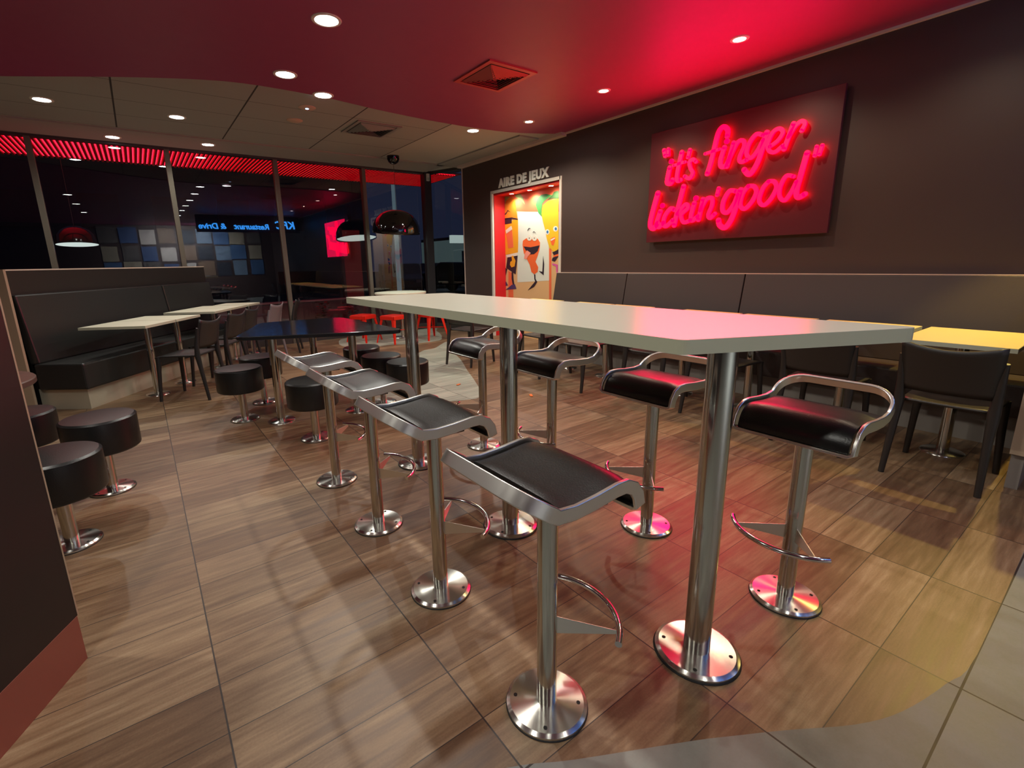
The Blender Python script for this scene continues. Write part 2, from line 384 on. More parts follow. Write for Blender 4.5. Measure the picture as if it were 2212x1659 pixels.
for x, y, lb in [(-.52,6.83,'leftmost round downlight in the grey tiled ceiling'),
                 (.63,6.83,'round downlight in the middle of the grey tiled ceiling'),
                 (.0,8.12,'left round downlight close to the window head'),
                 (1.06,7.98,'right round downlight close to the window head'),
                 (3.88,5.60,'round downlight in grey ceiling nearest the dark right wall'),
                 (-2.5,6.83,'round downlight in the grey ceiling far to the left'),
                 (-2.2,8.05,'round downlight close to the window head far to the left')]:
    downlight(x, y, lb, w=DW*(1.5 if x == 3.88 else .62), z=ZC-(.02 if y > 7.68 else 0), r=.07)
for x, y, e, lb in [(4.21,4.86,1.0,'small warm spot in the red ceiling corner farthest from the camera'),
                 (4.15,3.63,1,'middle spotlight in red ceiling beside the neon wall'),
                 (4.16,2.26,.85,'spotlight in the bright pink part of the ceiling above the neon sign'),
                 (4.16,.95,.45,'spotlight in red ceiling near the right edge of view'),
                 (4.16,-.5,.25,'spotlight in red ceiling behind the camera on the right')]:
    dl = downlight(x, y, lb, w=DW*.8*e, r=.045, warm=True, group='small spotlights along the dark wall', spot=140, col=(1,.80,.56))
    if y > 4: lamp(dl, 'warm_beam', 'SPOT', (0,0,-.03), 26, (1,.74,.18), .02, 46, .3)
for k, (y, lb) in enumerate([(6.34,'left tiny spot in the head of the play area doorway'),(5.9,'middle tiny spot in the head of the play area doorway'),(5.42,'right tiny spot in the head of the play area doorway')]):
    t = thing('recessed_spot', lb, 'ceiling light', (XW+.12,y,DZ-.03), 0, 'tiny spots over the mural')
    bm = new_bm(); lathe(bm, [(.033,-.001),(.036,-.006),(.045,0)], 20); obj('trim_ring', bm, M_white, t, smooth=40)
    bm = new_bm(); lathe(bm, [(0,-.003),(.033,-.003)], 20); obj('lens', bm, M_disc_l, t)
    lamp(t, 'spot_lamp', 'SPOT', (0,0,-.02), 19, (1,.94,.84), .02, 150, .8)
for x, y, lb, blue in [(1.78,5.75,'round ceiling speaker grille with a bluish glint on the grey ceiling',1),(1.79,6.30,'plain beige round speaker grille on the grey ceiling',0)]:
    t = thing('ceiling_speaker', lb, 'speaker', (x,y,ZC), 0)
    bm = new_bm(); lathe(bm, [(.0,-.012),(.075,-.010),(.09,-.004),(.092,0)], 28); obj('grille', bm, mat('speaker_beige', (190,160,138), .6), t, smooth=40)
    if blue:
        bm = new_bm(); lathe(bm, [(0,-.018),(.016,-.016),(.02,-.01)], 14); obj('indicator', bm, mat('blue_led', (120,170,255), emit=(.35,.6,1), es=5), t)
def vent(x0, x1, y0, y1, z, label, m_frame, m_slot):
    cx, cy = (x0+x1)/2, (y0+y1)/2; hx, hy = (x1-x0)/2, (y1-y0)/2
    t = thing('ceiling_vent', label, 'air vent', (cx,cy,z))
    bm = new_bm(); b = .045
    for a in (box(bm,-hx,hx,-hy,-hy+b,-.012,0),box(bm,-hx,hx,hy-b,hy,-.012,0),box(bm,-hx,-hx+b,-hy+b,hy-b,-.012,0),box(bm,hx-b,hx,-hy+b,hy-b,-.012,0)): pass
    obj('frame', bm, m_frame, t)
    bm = new_bm(); box(bm, -hx+b, hx-b, -hy+b, hy-b, -.002, 0); obj('backing', bm, M_ventd, t)
    for side in range(4):                                         # four banks of slanted blades, one part each
        bm = new_bm(); R = Matrix.Rotation(side*math.pi/2, 4, 'Z'); H, Wd = (hy-b, hx-b) if side % 2 == 0 else (hx-b, hy-b)
        n = 7
        for k in range(n):
            f = (k+.6)/n; yy = H*f; half = Wd*f
            vs = [bm.verts.new(R @ Vector(c)) for c in ((-half,-yy,-.012),(half,-yy,-.012),(half*.93,-yy+.026,-.030),(-half*.93,-yy+.026,-.030))]
            bm.faces.new(vs)
        o = obj('blades', bm, m_slot, t); md = o.modifiers.new('s','SOLIDIFY'); md.thickness = .002
vent(2.70,3.24,3.62,4.20,ZC-.016,'red square louvred air vent in the red ceiling',M_vent,M_vent)
vent(2.42,3.0,5.9,6.5,ZC,'grey square louvred air vent in the tiled ceiling',M_ventg,M_ventg)
# ------------------------------------------------------------------ hanging lamps
for X_, lb in [(3.62,'large glossy black dome pendant lamp above the round white table')]:
    t = thing('pendant_lamp', lb, 'pendant lamp', (X_,7.55,1.79), 0, 'black dome pendants by the window')
    tilt = Matrix.Rotation(math.radians(8), 4, 'X')
    def tb(bm):
        for v in bm.verts: v.co = tilt @ v.co
        return bm
    bm = new_bm(); lathe(bm, [(.39,-.01),(.392,.03),(.378,.12),(.335,.21),(.265,.285),(.17,.335),(.07,.358),(0,.36)], 56); o = obj('shade', tb(bm), M_blackgloss, t, smooth=60); md = o.modifiers.new('s','SOLIDIFY'); md.thickness = .004
    bm = new_bm(); lathe(bm, [(0,.03),(.30,.03),(.378,.012)], 48); obj('diffuser', tb(bm), M_lampw, t, smooth=40)
    bm = new_bm(); tube(bm, [(0,-.05,.35),(0,-.05,ZC-.05-1.79)], .004, 6); obj('cable', bm, M_frame, t)
    bm = new_bm(); lathe(bm, [(0,ZC-1.79),(.10,ZC-1.79),(.098,ZC-1.84),(.075,ZC-1.885),(.04,ZC-1.91),(0,ZC-1.915)], 28, (0,-.05)); obj('ceiling_rose', bm, M_blackgloss, t, smooth=50)
t = thing('terrace_lamp', 'black dome lamp with pale glowing underside outside the left window', 'pendant lamp', (-.65,9.35,1.665))
tilt = Matrix.Rotation(math.radians(-5), 4, 'X')
bm = new_bm(); lathe(bm, [(.25,0),(.25,.02),(.235,.12),(.18,.20),(.10,.25),(0,.27)], 32); bm.transform(tilt); obj('shade', bm, M_black, t, smooth=60)
bm = new_bm(); lathe(bm, [(0,.0),(.245,.0),(.248,.03),(.24,.04)], 32); bm.transform(tilt); obj('diffuser', bm, mat('terrace_lamp_glow', (220,220,210), .6, emit=(.80,.93,.86), es=.9), t, smooth=40)
bm = new_bm(); tube(bm, [(0,.02,.26),(0,.02,1.27)], .004, 6); obj('cable', bm, M_frame, t)
# ------------------------------------------------------------------ neon sign on the right wall
NEON = [([(3.394, 2.423), (3.376, 2.363)], 0.046), ([(3.343, 2.428), (3.338, 2.361)], 0.032), ([(3.31, 2.23), (3.33, 2.129), (3.329, 2.079), (3.287, 2.067), (3.267, 2.101)], 0.056), ([(3.296, 2.291), (3.294, 2.293)], 0.061), ([(3.177, 2.363), (3.198, 2.258), (3.217, 2.14), (3.207, 2.083), (3.169, 2.087)], 0.05), ([(3.266, 2.246), (3.129, 2.26)], 0.034), ([(3.085, 2.37), (3.104, 2.297)], 0.038), ([(3.008, 2.24), (3.041, 2.27), (3.08, 2.248), (3.065, 2.191), (3.035, 2.136), (3.068, 2.086), (3.126, 2.116)], 0.042), ([(2.695, 2.419), (2.696, 2.476), (2.741, 2.514), (2.788, 2.472), (2.818, 2.333), (2.845, 2.199), (2.873, 2.102)], 0.051), ([(2.912, 2.299), (2.76, 2.316)], 0.032), ([(2.714, 2.324), (2.744, 2.208), (2.731, 2.15), (2.689, 2.148), (2.661, 2.194)], 0.049), ([(2.696, 2.373), (2.694, 2.375)], 0.057), ([(2.625, 2.347), (2.674, 2.138)], 0.046), ([(2.652, 2.218), (2.593, 2.336), (2.542, 2.351), (2.52, 2.302), (2.556, 2.201), (2.537, 2.158), (2.485, 2.168)], 0.041), ([(2.354, 2.357), (2.418, 2.378), (2.476, 2.309), (2.491, 2.223), (2.448, 2.178), (2.394, 2.229), (2.35, 2.316)], 0.042), ([(2.324, 2.374), (2.367, 2.168), (2.415, 2.062), (2.455, 2.034), (2.5, 2.084)], 0.052), ([(2.282, 2.248), (2.22, 2.286), (2.185, 2.345), (2.218, 2.384), (2.271, 2.363), (2.305, 2.276), (2.288, 2.214), (2.237, 2.192), (2.172, 2.235)], 0.039), ([(2.103, 2.399), (2.16, 2.202)], 0.046), ([(2.133, 2.296), (2.089, 2.373), (2.042, 2.405), (2.012, 2.38), (2.033, 2.327)], 0.037), ([(3.442, 1.984), (3.502, 1.766), (3.519, 1.646), (3.474, 1.607), (3.42, 1.659)], 0.065), ([(3.398, 1.787), (3.437, 1.66), (3.408, 1.618), (3.349, 1.658)], 0.057), ([(3.376, 1.844), (3.374, 1.846)], 0.062), ([(3.221, 1.785), (3.27, 1.802), (3.336, 1.732), (3.349, 1.653), (3.312, 1.621), (3.232, 1.679)], 0.053), ([(3.129, 2.016), (3.173, 1.823), (3.213, 1.622)], 0.057), ([(3.181, 1.738), (3.095, 1.829), (3.062, 1.788), (3.136, 1.724), (3.1, 1.646), (3.023, 1.662)], 0.046), ([(2.992, 1.832), (3.019, 1.709), (3.005, 1.656), (2.942, 1.693)], 0.052), ([(2.978, 1.877), (2.976, 1.879)], 0.06), ([(2.898, 1.859), (2.932, 1.658)], 0.051), ([(2.919, 1.751), (2.861, 1.853), (2.802, 1.857), (2.796, 1.789), (2.826, 1.701), (2.803, 1.665), (2.758, 1.704)], 0.045), ([(2.739, 1.947), (2.752, 1.88)], 0.036), ([(2.555, 1.893), (2.625, 1.904), (2.677, 1.816), (2.678, 1.728), (2.629, 1.704), (2.571, 1.774), (2.539, 1.861)], 0.048), ([(2.514, 1.901), (2.57, 1.665), (2.635, 1.562), (2.694, 1.586), (2.713, 1.637)], 0.057), ([(2.444, 1.927), (2.491, 1.868), (2.508, 1.768), (2.465, 1.721), (2.403, 1.774), (2.365, 1.861), (2.392, 1.917), (2.444, 1.927)], 0.044), ([(2.262, 1.944), (2.308, 1.891), (2.332, 1.787), (2.287, 1.737), (2.227, 1.788), (2.189, 1.88), (2.216, 1.936), (2.262, 1.944)], 0.041), ([(2.054, 1.956), (2.116, 1.969), (2.156, 1.887), (2.154, 1.803), (2.108, 1.76), (2.058, 1.828), (2.026, 1.909)], 0.039), ([(1.967, 2.136), (1.996, 1.966), (2.017, 1.83), (1.998, 1.773), (1.947, 1.795)], 0.05), ([(1.899, 2.176), (1.908, 2.101)], 0.03), ([(1.858, 2.178), (1.872, 2.104)], 0.029)]
t = thing('neon_sign', 'dark red board with glowing pink script reading it\'s finger lickin\' good', 'neon sign', (XW-.065,2.69,2.03))
bm = new_bm(); box(bm, 0, .035, 1.755-2.69, 3.60-2.69, 1.455-2.03, 2.635-2.03); obj('board', bm, M_panel, t, bevel=.004)
bm = new_bm(); box(bm, .035, .065, 1.80-2.69, 3.55-2.69, 1.5-2.03, 2.59-2.03); obj('wall_batten', bm, M_frame, t)
def stroke_prism(bm, pts, w, x0, x1):
    P = smooth_path([(0,a,b) for a,b in pts], 6) if len(pts) > 2 else [Vector((0,a,b)) for a,b in pts]
    n = len(P); L, R = [], []
    for i, p in enumerate(P):
        d = (P[min(i+1,n-1)]-P[max(i-1,0)]).normalized(); q = Vector((0,-d.z,d.y))*w/2
        L.append(p+q); R.append(p-q)
    def cap(c, d, s):
        a0 = math.atan2(d.z, d.y)
        return [c+Vector((0,math.cos(a0+s*k*math.pi/6),math.sin(a0+s*k*math.pi/6)))*w/2 for k in range(1,6)]
    # quads along the stroke, then round ends
    def quad(a,b,c,d):
        lo = [bm.verts.new((x0,v.y,v.z)) for v in (a,b,c,d)]; hi = [bm.verts.new((x1,v.y,v.z)) for v in (a,b,c,d)]
        bm.faces.new(lo); bm.faces.new(list(reversed(hi)))
        for i in (0,2): bm.faces.new((lo[i],hi[i],hi[(i+1)%4],lo[(i+1)%4]))
    for i in range(n-1): quad(L[i],L[i+1],R[i+1],R[i])
    for c in (P[0], P[-1]):
        ring = [c+Vector((0,math.cos(k*math.pi/8),math.sin(k*math.pi/8)))*w/2 for k in range(16)]
        lo = [bm.verts.new((x0,v.y,v.z)) for v in ring]; hi = [bm.verts.new((x1,v.y,v.z)) for v in ring]
        bm.faces.new(lo); bm.faces.new(list(reversed(hi)))
        for k in range(16): bm.faces.new((lo[k],hi[k],hi[(k+1)%16],lo[(k+1)%16]))
PIECES = [(0,1),(1,2),(2,4),(4,6),(6,7),(7,8),(8,10),(10,12),(12,14),(14,16),(16,17),(17,19),(19,20),(20,22),(22,23),(23,25),(25,27),(27,29),(29,30),(30,32),(32,33),(33,34),(34,36),(36,37),(37,38)]
for a, b in PIECES:
    bm = new_bm(); bh = new_bm()
    for pts, w in NEON[a:b]:
        p2 = [(y-2.69, z-2.03) for y, z in pts]
        stroke_prism(bm, p2, w*.86, -.056, -.038); stroke_prism(bh, p2, w*.42, -.024, -.016)
    o = obj('quote_mark' if a in (0,1,36,37) else 'apostrophe' if a in (6,29) else 'letter', bm, M_neon, t)
    obj('halo_tube', bh, M_neonside, o)
gl = lamp(t, 'neon_glow', 'AREA', (-.075,0,.0), 44, (1,.0,.075), 1.7, rot=(0,-math.pi/2,math.pi))
gl.data.shape = 'RECTANGLE'; gl.data.size = 1.0; gl.data.size_y = 1.75
# AIRE DE JEUX lettering
t = thing('doorway_lettering', 'white bold letters reading AIRE DE JEUX above the play area doorway', 'sign', (XW-.012,5.92,2.452))
bm = text_mesh('AIRE DE JEUX', .172, offset=.010, extrude=.008, sx=1.0, sp=1.13)
R = Matrix(((0,0,-1,0),(-1,0,0,0),(0,1,0,0),(0,0,0,1)))
for v in bm.verts: v.co = R @ v.co
obj('letters', bm, M_txtw, t)
# blue lit sign behind the camera, seen mirrored in the glass
t = thing('restaurant_sign', 'blue lit letters KFC Restaurant & Drive, seen mirrored in the window', 'sign', (3.3,-.75,2.5))
Rb = Matrix(((-1,0,0,0),(0,0,1,0),(0,1,0,0),(0,0,0,1)))
for body, x, z, sz in [('KFC', 4.35, .03, .34), ('Restaurant', 3.30, .0, .24), ('& Drive', 2.15, .0, .24)]:
    bm = text_mesh(body, sz, offset=.006, extrude=.02, shear=.15)
    for v in bm.verts: v.co = Rb @ v.co + Vector((x-3.3,.03,z))
    obj('word', bm, M_blue, t)
bm = new_bm(); box(bm, -1.6, 1.5, -.03, 0, -.1, .42); obj('fascia', bm, M_frame, t)

# ------------------------------------------------------------------ cartoon mural in the doorway
MURAL = [('sky_band', 'coral', 1, [(6.793, 2.499),(5.289, 2.446),(5.28, 1.971),(6.803, 2.113)]),('white_panel', 'cream', 1, [(6.341, 2.07),(5.613, 1.996),(5.573, 0.969),(6.361, 0.926)]),('side_stripe', 'coral', 2, [(5.584, 1.456),(5.534, 1.455),(5.524, 0.661),(5.576, 0.658)]),('side_stripe', 'coral', 2, [(6.601, 1.114),(6.476, 1.07),(6.471, 0.613),(6.611, 0.606)]),('leaf', 'leafgreen', 2, [(6.785, 2.358),(6.653, 2.364),(6.514, 2.327),(6.655, 2.274),(6.777, 2.189)]),('leaf', 'leafgreen', 2, [(6.412, 2.348),(6.268, 2.344),(6.203, 2.277),(6.157, 2.166),(6.204, 2.198),(6.269, 2.258),(6.379, 2.297)]),('carton_body', 'amber', 3, [(6.754, 1.903),(6.333, 1.967),(6.328, 1.622),(6.34, 1.415),(6.678, 1.393),(6.741, 1.643)]),('carton_hat', 'orange', 4, [(6.767, 1.996),(6.741, 2.157),(6.643, 2.272),(6.514, 2.333),(6.413, 2.274),(6.381, 2.149),(6.342, 1.961),(6.497, 1.988)]),('hat_brim', 'ink', 5, [(6.757, 1.995),(6.497, 1.995),(6.334, 1.961),(6.334, 1.943),(6.497, 1.974),(6.757, 1.977)]),('sunglasses', 'ink', 5, [(6.757, 1.986),(6.497, 1.978),(6.493, 1.904),(6.723, 1.897)]),('eyebrow', 'ink', 5, [(6.719, 2.07),(6.647, 2.078),(6.599, 2.122),(6.518, 2.08),(6.592, 2.103),(6.636, 2.063),(6.695, 2.047)]),('open_mouth', 'coral', 4, [(6.656, 1.746),(6.486, 1.792),(6.453, 1.508),(6.594, 1.495)]),('teeth', 'white', 5, [(6.665, 1.796),(6.508, 1.859),(6.481, 1.801),(6.642, 1.741)]),('shirt_band', 'white', 4, [(6.661, 1.385),(6.34, 1.42),(6.345, 1.363),(6.638, 1.341)]),('shorts', 'ink', 4, [(6.621, 1.344),(6.345, 1.37),(6.404, 1.059),(6.663, 1.17)]),('hand', 'amber', 5, [(6.507, 1.36),(6.464, 1.373),(6.437, 1.33),(6.401, 1.286),(6.427, 1.193),(6.51, 1.175),(6.552, 1.216),(6.544, 1.267),(6.496, 1.288)]),('short_leg', 'ink', 4, [(6.678, 1.165),(6.63, 1.15),(6.676, 1.039),(6.678, 0.935),(6.718, 0.927),(6.725, 1.039)]),('short_leg', 'ink', 4, [(6.511, 1.099),(6.469, 1.092),(6.461, 0.983),(6.439, 0.881),(6.481, 0.872),(6.513, 0.982)]),('shoe', 'violet', 5, [(6.732, 0.926),(6.671, 0.938),(6.616, 0.869),(6.739, 0.861)]),('shoe', 'violet', 5, [(6.514, 0.879),(6.424, 0.893),(6.383, 0.816),(6.681, 0.792)]),('bean_body', 'coral2', 3, [(6.218, 1.534),(6.208, 1.603),(6.121, 1.639),(5.993, 1.613),(5.848, 1.619),(5.791, 1.556),(5.803, 1.451),(5.851, 1.345),(5.899, 1.265),(5.834, 1.176),(5.846, 1.101),(5.926, 1.062),(5.998, 1.101),(6.036, 1.211),(6.122, 1.323),(6.188, 1.408)]),('bean_mouth', 'ink', 4, [(6.191, 1.512),(6.014, 1.492),(5.799, 1.514),(5.847, 1.426),(5.93, 1.381),(6.015, 1.379),(6.122, 1.434)]),('tongue', 'pink', 5, [(6.104, 1.447),(6.01, 1.403),(6.079, 1.35),(6.122, 1.299),(6.179, 1.318),(6.161, 1.394)]),('eye', 'white', 5, [(5.985, 1.638),(5.989, 1.62),(6.002, 1.606),(6.021, 1.597),(6.044, 1.595),(6.067, 1.599),(6.086, 1.61),(6.099, 1.626),(6.104, 1.644),(6.099, 1.661),(6.086, 1.676),(6.066, 1.684),(6.044, 1.687),(6.021, 1.682),(6.002, 1.671),(5.989, 1.655)]),('eye', 'white', 5, [(5.862, 1.626),(5.866, 1.609),(5.878, 1.596),(5.896, 1.587),(5.918, 1.585),(5.939, 1.589),(5.958, 1.6),(5.97, 1.615),(5.974, 1.632),(5.97, 1.648),(5.958, 1.662),(5.939, 1.671),(5.918, 1.673),(5.897, 1.668),(5.879, 1.658),(5.867, 1.643)]),('pupil', 'ink', 6, [(6.033, 1.635),(6.036, 1.628),(6.044, 1.626),(6.051, 1.629),(6.054, 1.636),(6.051, 1.642),(6.044, 1.645),(6.036, 1.642)]),('pupil', 'ink', 6, [(5.912, 1.629),(5.915, 1.622),(5.922, 1.62),(5.929, 1.623),(5.932, 1.63),(5.929, 1.636),(5.922, 1.638),(5.915, 1.635)]),('eyebrow', 'ink', 5, [(6.095, 1.76),(6.056, 1.795),(6.003, 1.781),(6.048, 1.781),(6.082, 1.756)]),('eyebrow', 'ink', 5, [(5.972, 1.719),(5.93, 1.736),(5.877, 1.7),(5.926, 1.722)]),('bean_arm', 'ink', 4, [(5.717, 1.349),(5.692, 1.222),(5.703, 1.05),(5.822, 1.117),(5.734, 1.104),(5.724, 1.222)]),('bean_leg', 'ink', 4, [(5.93, 1.062),(5.9, 1.06),(5.896, 0.991),(5.854, 0.943),(5.93, 0.865),(6.09, 0.798),(5.994, 0.877),(5.904, 0.949),(5.926, 0.99)]),('green_hair', 'leafgreen2', 3, [(5.894, 2.126),(5.87, 2.213),(5.771, 2.265),(5.654, 2.266),(5.521, 2.229),(5.615, 2.197),(5.692, 2.168),(5.74, 2.135),(5.759, 2.035),(5.719, 1.916),(5.829, 2.003)]),('green_hair', 'darkgreen', 4, [(5.53, 2.224),(5.485, 2.274),(5.384, 2.279),(5.382, 2.164),(5.502, 2.184),(5.634, 2.174),(5.577, 2.205)]),('drop_body', 'yellow', 4, [(5.759, 1.984),(5.73, 2.109),(5.615, 2.159),(5.391, 2.165),(5.376, 1.449),(5.463, 1.39),(5.579, 1.476),(5.638, 1.614),(5.669, 1.732),(5.719, 1.852)]),('eye', 'white', 5, [(5.575, 1.703),(5.579, 1.688),(5.589, 1.675),(5.604, 1.667),(5.621, 1.665),(5.639, 1.669),(5.654, 1.679),(5.665, 1.693),(5.669, 1.709),(5.665, 1.725),(5.655, 1.738),(5.64, 1.745),(5.622, 1.747),(5.604, 1.743),(5.589, 1.733),(5.579, 1.719)]),('eye', 'white', 5, [(5.392, 1.737),(5.395, 1.722),(5.406, 1.71),(5.423, 1.702),(5.443, 1.7),(5.463, 1.705),(5.48, 1.714),(5.492, 1.728),(5.496, 1.744),(5.492, 1.759),(5.481, 1.772),(5.464, 1.779),(5.444, 1.781),(5.424, 1.776),(5.407, 1.767),(5.396, 1.753)]),('pupil', 'blue', 6, [(5.595, 1.705),(5.599, 1.691),(5.61, 1.684),(5.625, 1.684),(5.637, 1.694),(5.641, 1.708),(5.637, 1.721),(5.625, 1.729),(5.611, 1.728),(5.599, 1.718)]),('pupil', 'blue', 6, [(5.412, 1.739),(5.416, 1.726),(5.428, 1.718),(5.443, 1.719),(5.455, 1.728),(5.46, 1.742),(5.456, 1.755),(5.444, 1.762),(5.429, 1.761),(5.417, 1.752)]),('lips', 'coral2', 5, [(5.551, 1.603),(5.457, 1.628),(5.445, 1.579),(5.483, 1.498),(5.521, 1.506),(5.547, 1.558)]),('teeth', 'white', 6, [(5.547, 1.59),(5.457, 1.615),(5.453, 1.595),(5.539, 1.568)]),('scarf', 'ink', 5, [(5.51, 1.396),(5.375, 1.436),(5.374, 1.373),(5.472, 1.352)]),('scarf', 'coral2', 5, [(5.491, 1.35),(5.374, 1.373),(5.374, 1.341),(5.481, 1.326)]),('scarf', 'ink', 5, [(5.5, 1.318),(5.374, 1.341),(5.451, 1.258),(5.518, 1.272)]),('ribbon', 'magenta', 5, [(5.508, 1.233),(5.383, 1.212),(5.392, 1.063),(5.411, 1.063),(5.428, 1.187),(5.504, 1.207)])]
MC = {'coral':(238,112,70),'coral2':(240,104,48),'cream':(226,228,214),'leafgreen':(150,178,100),'leafgreen2':(72,150,72),'darkgreen':(56,84,44),'amber':(238,164,30),'orange':(214,130,34),'yellow':(232,184,36),
      'ink':(44,30,44),'white':(232,224,206),'violet':(74,58,104),'pink':(244,150,130),'blue':(44,112,168),'magenta':(214,90,160)}
t = thing('wall_mural', 'printed wall mural of laughing cartoon food figures inside the doorway', 'mural', (XW+.249,5.9,0))
bm = new_bm(); box(bm, -.004, 0, DY0+.02-5.9, DY1-.03-5.9, 0, DZ-.03); obj('peach_ground', bm, mat('mural_peach', (228,182,128), .55), t)
for n, c, k, pts in MURAL:
    bm = new_bm(); q = [(-.004-.0012*k, max(DY0+.022,min(DY1-.032,y))-5.9, min(z,DZ-.032)) for y, z in pts]
    f = bm.faces.new([bm.verts.new(p) for p in q])
    r = bmesh.ops.extrude_face_region(bm, geom=[f]); [setattr(v.co,'x',v.co.x+.001) for v in r['geom'] if isinstance(v, bmesh.types.BMVert)]
    bmesh.ops.triangulate(bm, faces=[f for f in bm.faces if len(f.verts) > 4])
    obj(n, bm, mat('mural_'+c, MC[c], .55), t)
# ------------------------------------------------------------------ furniture makers
def base_and_pole(t, r_base, r_pole, h, holes=True, z0=.0):
    bm = new_bm(); lathe(bm, [(0,.004),(r_base*.99,.004),(r_base*1.02,.002),(r_base*1.02,0)], 40); obj('rubber_gasket', bm, M_foot, t)
    bm = new_bm(); lathe(bm, [(r_base,.004),(r_base,.010),(r_base-.010,.0165),(r_base-.0101,.0166),(r_pole*.9,.019)], 48); b = obj('base_plate', bm, M_disc, t, smooth=25)
    if holes:
        for k in range(4):
            bm = new_bm(); a = math.pi/4+k*math.pi/2; q = (r_base-.026)
            lathe(bm, [(0,.0182),(.0055,.0182),(.0055,.016)], 12, (q*math.cos(a), q*math.sin(a))); obj('bolt', bm, M_hole, b)
    bm = new_bm(); lathe(bm, [(r_pole+.001,.015),(r_pole,.022),(r_pole,h)], 40); obj('pole', bm, M_steel, t, smooth=40)

# profile of the bar stool seat in local x (towards the table) and z
PROF = [(-.224,.796),(-.203,.781),(-.174,.759),(-.142,.741),(-.09,.735),(-.02,.738),(.05,.745),(.085,.744),(.114,.730),(.132,.706),(.140,.675)]
def pn(i):
    a = PROF[max(i-1,0)]; b = PROF[min(i+1,len(PROF)-1)]; d = Vector((b[0]-a[0],0,b[1]-a[1])).normalized(); return Vector((-d.z,0,d.x))
def make_bar_stool(label, cat='bar stool', group='steel bar stools around the bar table'):
    t = thing('bar_stool', label, cat, (0,0,0), 0, group)
    base_and_pole(t, .118, .0285, .722)
    hw = .182
    path, wd = [], []
    r = .085
    side = list(range(len(PROF)-1, 2, -1))                        # front to rear along +y side
    for i in side: path.append((PROF[i][0], hw, PROF[i][1])); wd.append(pn(i))
    a, b = Vector((PROF[3][0],0,PROF[3][1])), Vector((PROF[0][0]-.012,0,PROF[0][1]+.010)); d = b-a; L = d.length; u = d/L; nn = Vector((-u.z,0,u.x)); nn = nn if nn.z > 0 else -nn
    def pt(s, y): return a+u*s+Vector((0,y,0))
    for k in range(1, 3): path.append(pt((L-r)*k/2, hw)); wd.append(nn)
    for k in range(1, 9): an = k/8*math.pi/2; path.append(pt(L-r+r*math.sin(an), hw-r+r*math.cos(an))); wd.append(nn)
    for k in range(1, 5): path.append(pt(L, (hw-r)*(1-2*k/5))); wd.append(nn)
    for k in range(0, 9): an = math.pi/2-k/8*math.pi/2; path.append(pt(L-r+r*math.sin(an), -(hw-r+r*math.cos(an)))); wd.append(nn)
    for k in (1, 0): path.append(pt((L-r)*k/2, -hw)); wd.append(nn)
    for i in reversed(side[:-1]): path.append((PROF[i][0], -hw, PROF[i][1])); wd.append(pn(i))
    # close along the bottom of the front roll
    path.append((PROF[-1][0],-hw+.012,PROF[-1][1]-.006)); wd.append(Vector((1,0,.1)))
    for k in range(1, 4): path.append((PROF[-1][0], -hw+2*hw*k/4, PROF[-1][1]-.006)); wd.append(Vector((1,0,.1)))
    path.append((PROF[-1][0],hw-.012,PROF[-1][1]-.006)); wd.append(Vector((1,0,.1)))
    bm = new_bm(); ribbon(bm, path, wd, .036, .011); fr = obj('seat_frame', bm, M_strip, t, smooth=35, bevel=.0025)
    # leather pad, slightly crowned
    bm = new_bm(); P = smooth_path([(-.122,0,.739)]+[(x,0,z) for x, z in PROF[4:]], 4); rows = []
    ny = 10
    for i, p in enumerate(P):
        q = P[min(i+1,len(P)-1)]-P[max(i-1,0)]; q.normalize(); nv = Vector((-q.z,0,q.x))
        top, bot = [], []
        e = min(i, len(P)-1-i, 3)/3
        for j in range(ny+1):
            y = (-1+2*j/ny)*(hw-.014); f = 1-abs(2*j/ny-1)**6
            top.append(bm.verts.new(p+nv*(.006+.010*f*(.4+.6*e))+Vector((0,y,0)))); bot.append(bm.verts.new(p-nv*.006+Vector((0,y,0))))
        rows.append((top,bot))
    for (a1,b1),(a2,b2) in zip(rows, rows[1:]):
        for j in range(ny):
            bm.faces.new((a1[j],a2[j],a2[j+1],a1[j+1])); bm.faces.new((b1[j],b1[j+1],b2[j+1],b2[j]))
        bm.faces.new((a1[0],b1[0],b2[0],a2[0])); bm.faces.new((a1[-1],a2[-1],b2[-1],b1[-1]))
    for A_, B_ in (rows[0], rows[-1]):
        for j in range(ny): bm.faces.new((A_[j],A_[j+1],B_[j+1],B_[j]))
    obj('leather_seat', bm, M_leather, t, smooth=50)
    bm = new_bm(); prism(bm, [(-.09,-.10),(.09,-.10),(.09,.10),(-.09,.10)], .716, .724); box(bm, -.02, .02, -hw, hw, .718, .730); obj('seat_plate', bm, M_frame, t)
    # foot rest
    R0 = .205; a0 = math.radians(62); a1 = math.radians(50)
    pts = [(-.012+R0*math.cos(a), R0*math.sin(a), .292) for a in [(-a0+(a0+a1)*k/24) for k in range(25)]]
    bm = new_bm(); tube(bm, pts, .0095, 12); fo = obj('foot_rest', bm, M_chrome, t, smooth=50)
    for s in (-1, 1):
        bm = new_bm(); an = math.radians(-50 if s < 0 else 42); c, sn = math.cos(an), math.sin(an)
        P3 = [(.026,.305),(.026,.250),(R0-.018,.279),(R0-.012,.291)]
        v1 = [bm.verts.new((r_*c-s*.0015*sn, r_*sn+.0015*c, z)) for r_, z in P3]; v2 = [bm.verts.new((r_*c+.0015*sn, r_*sn-.0015*c, z)) for r_, z in P3]
        bm.faces.new(v1); bm.faces.new(list(reversed(v2)))
        for k in range(4): bm.faces.new((v1[k],v1[(k+1)%4],v2[(k+1)%4],v2[k]))
        obj('bracket', bm, M_strip, fo)
    return t
P0 = make_bar_stool('steel bar stool nearest the camera, black seat, left side of the bar table')
P0.location = (.797,.846,0)
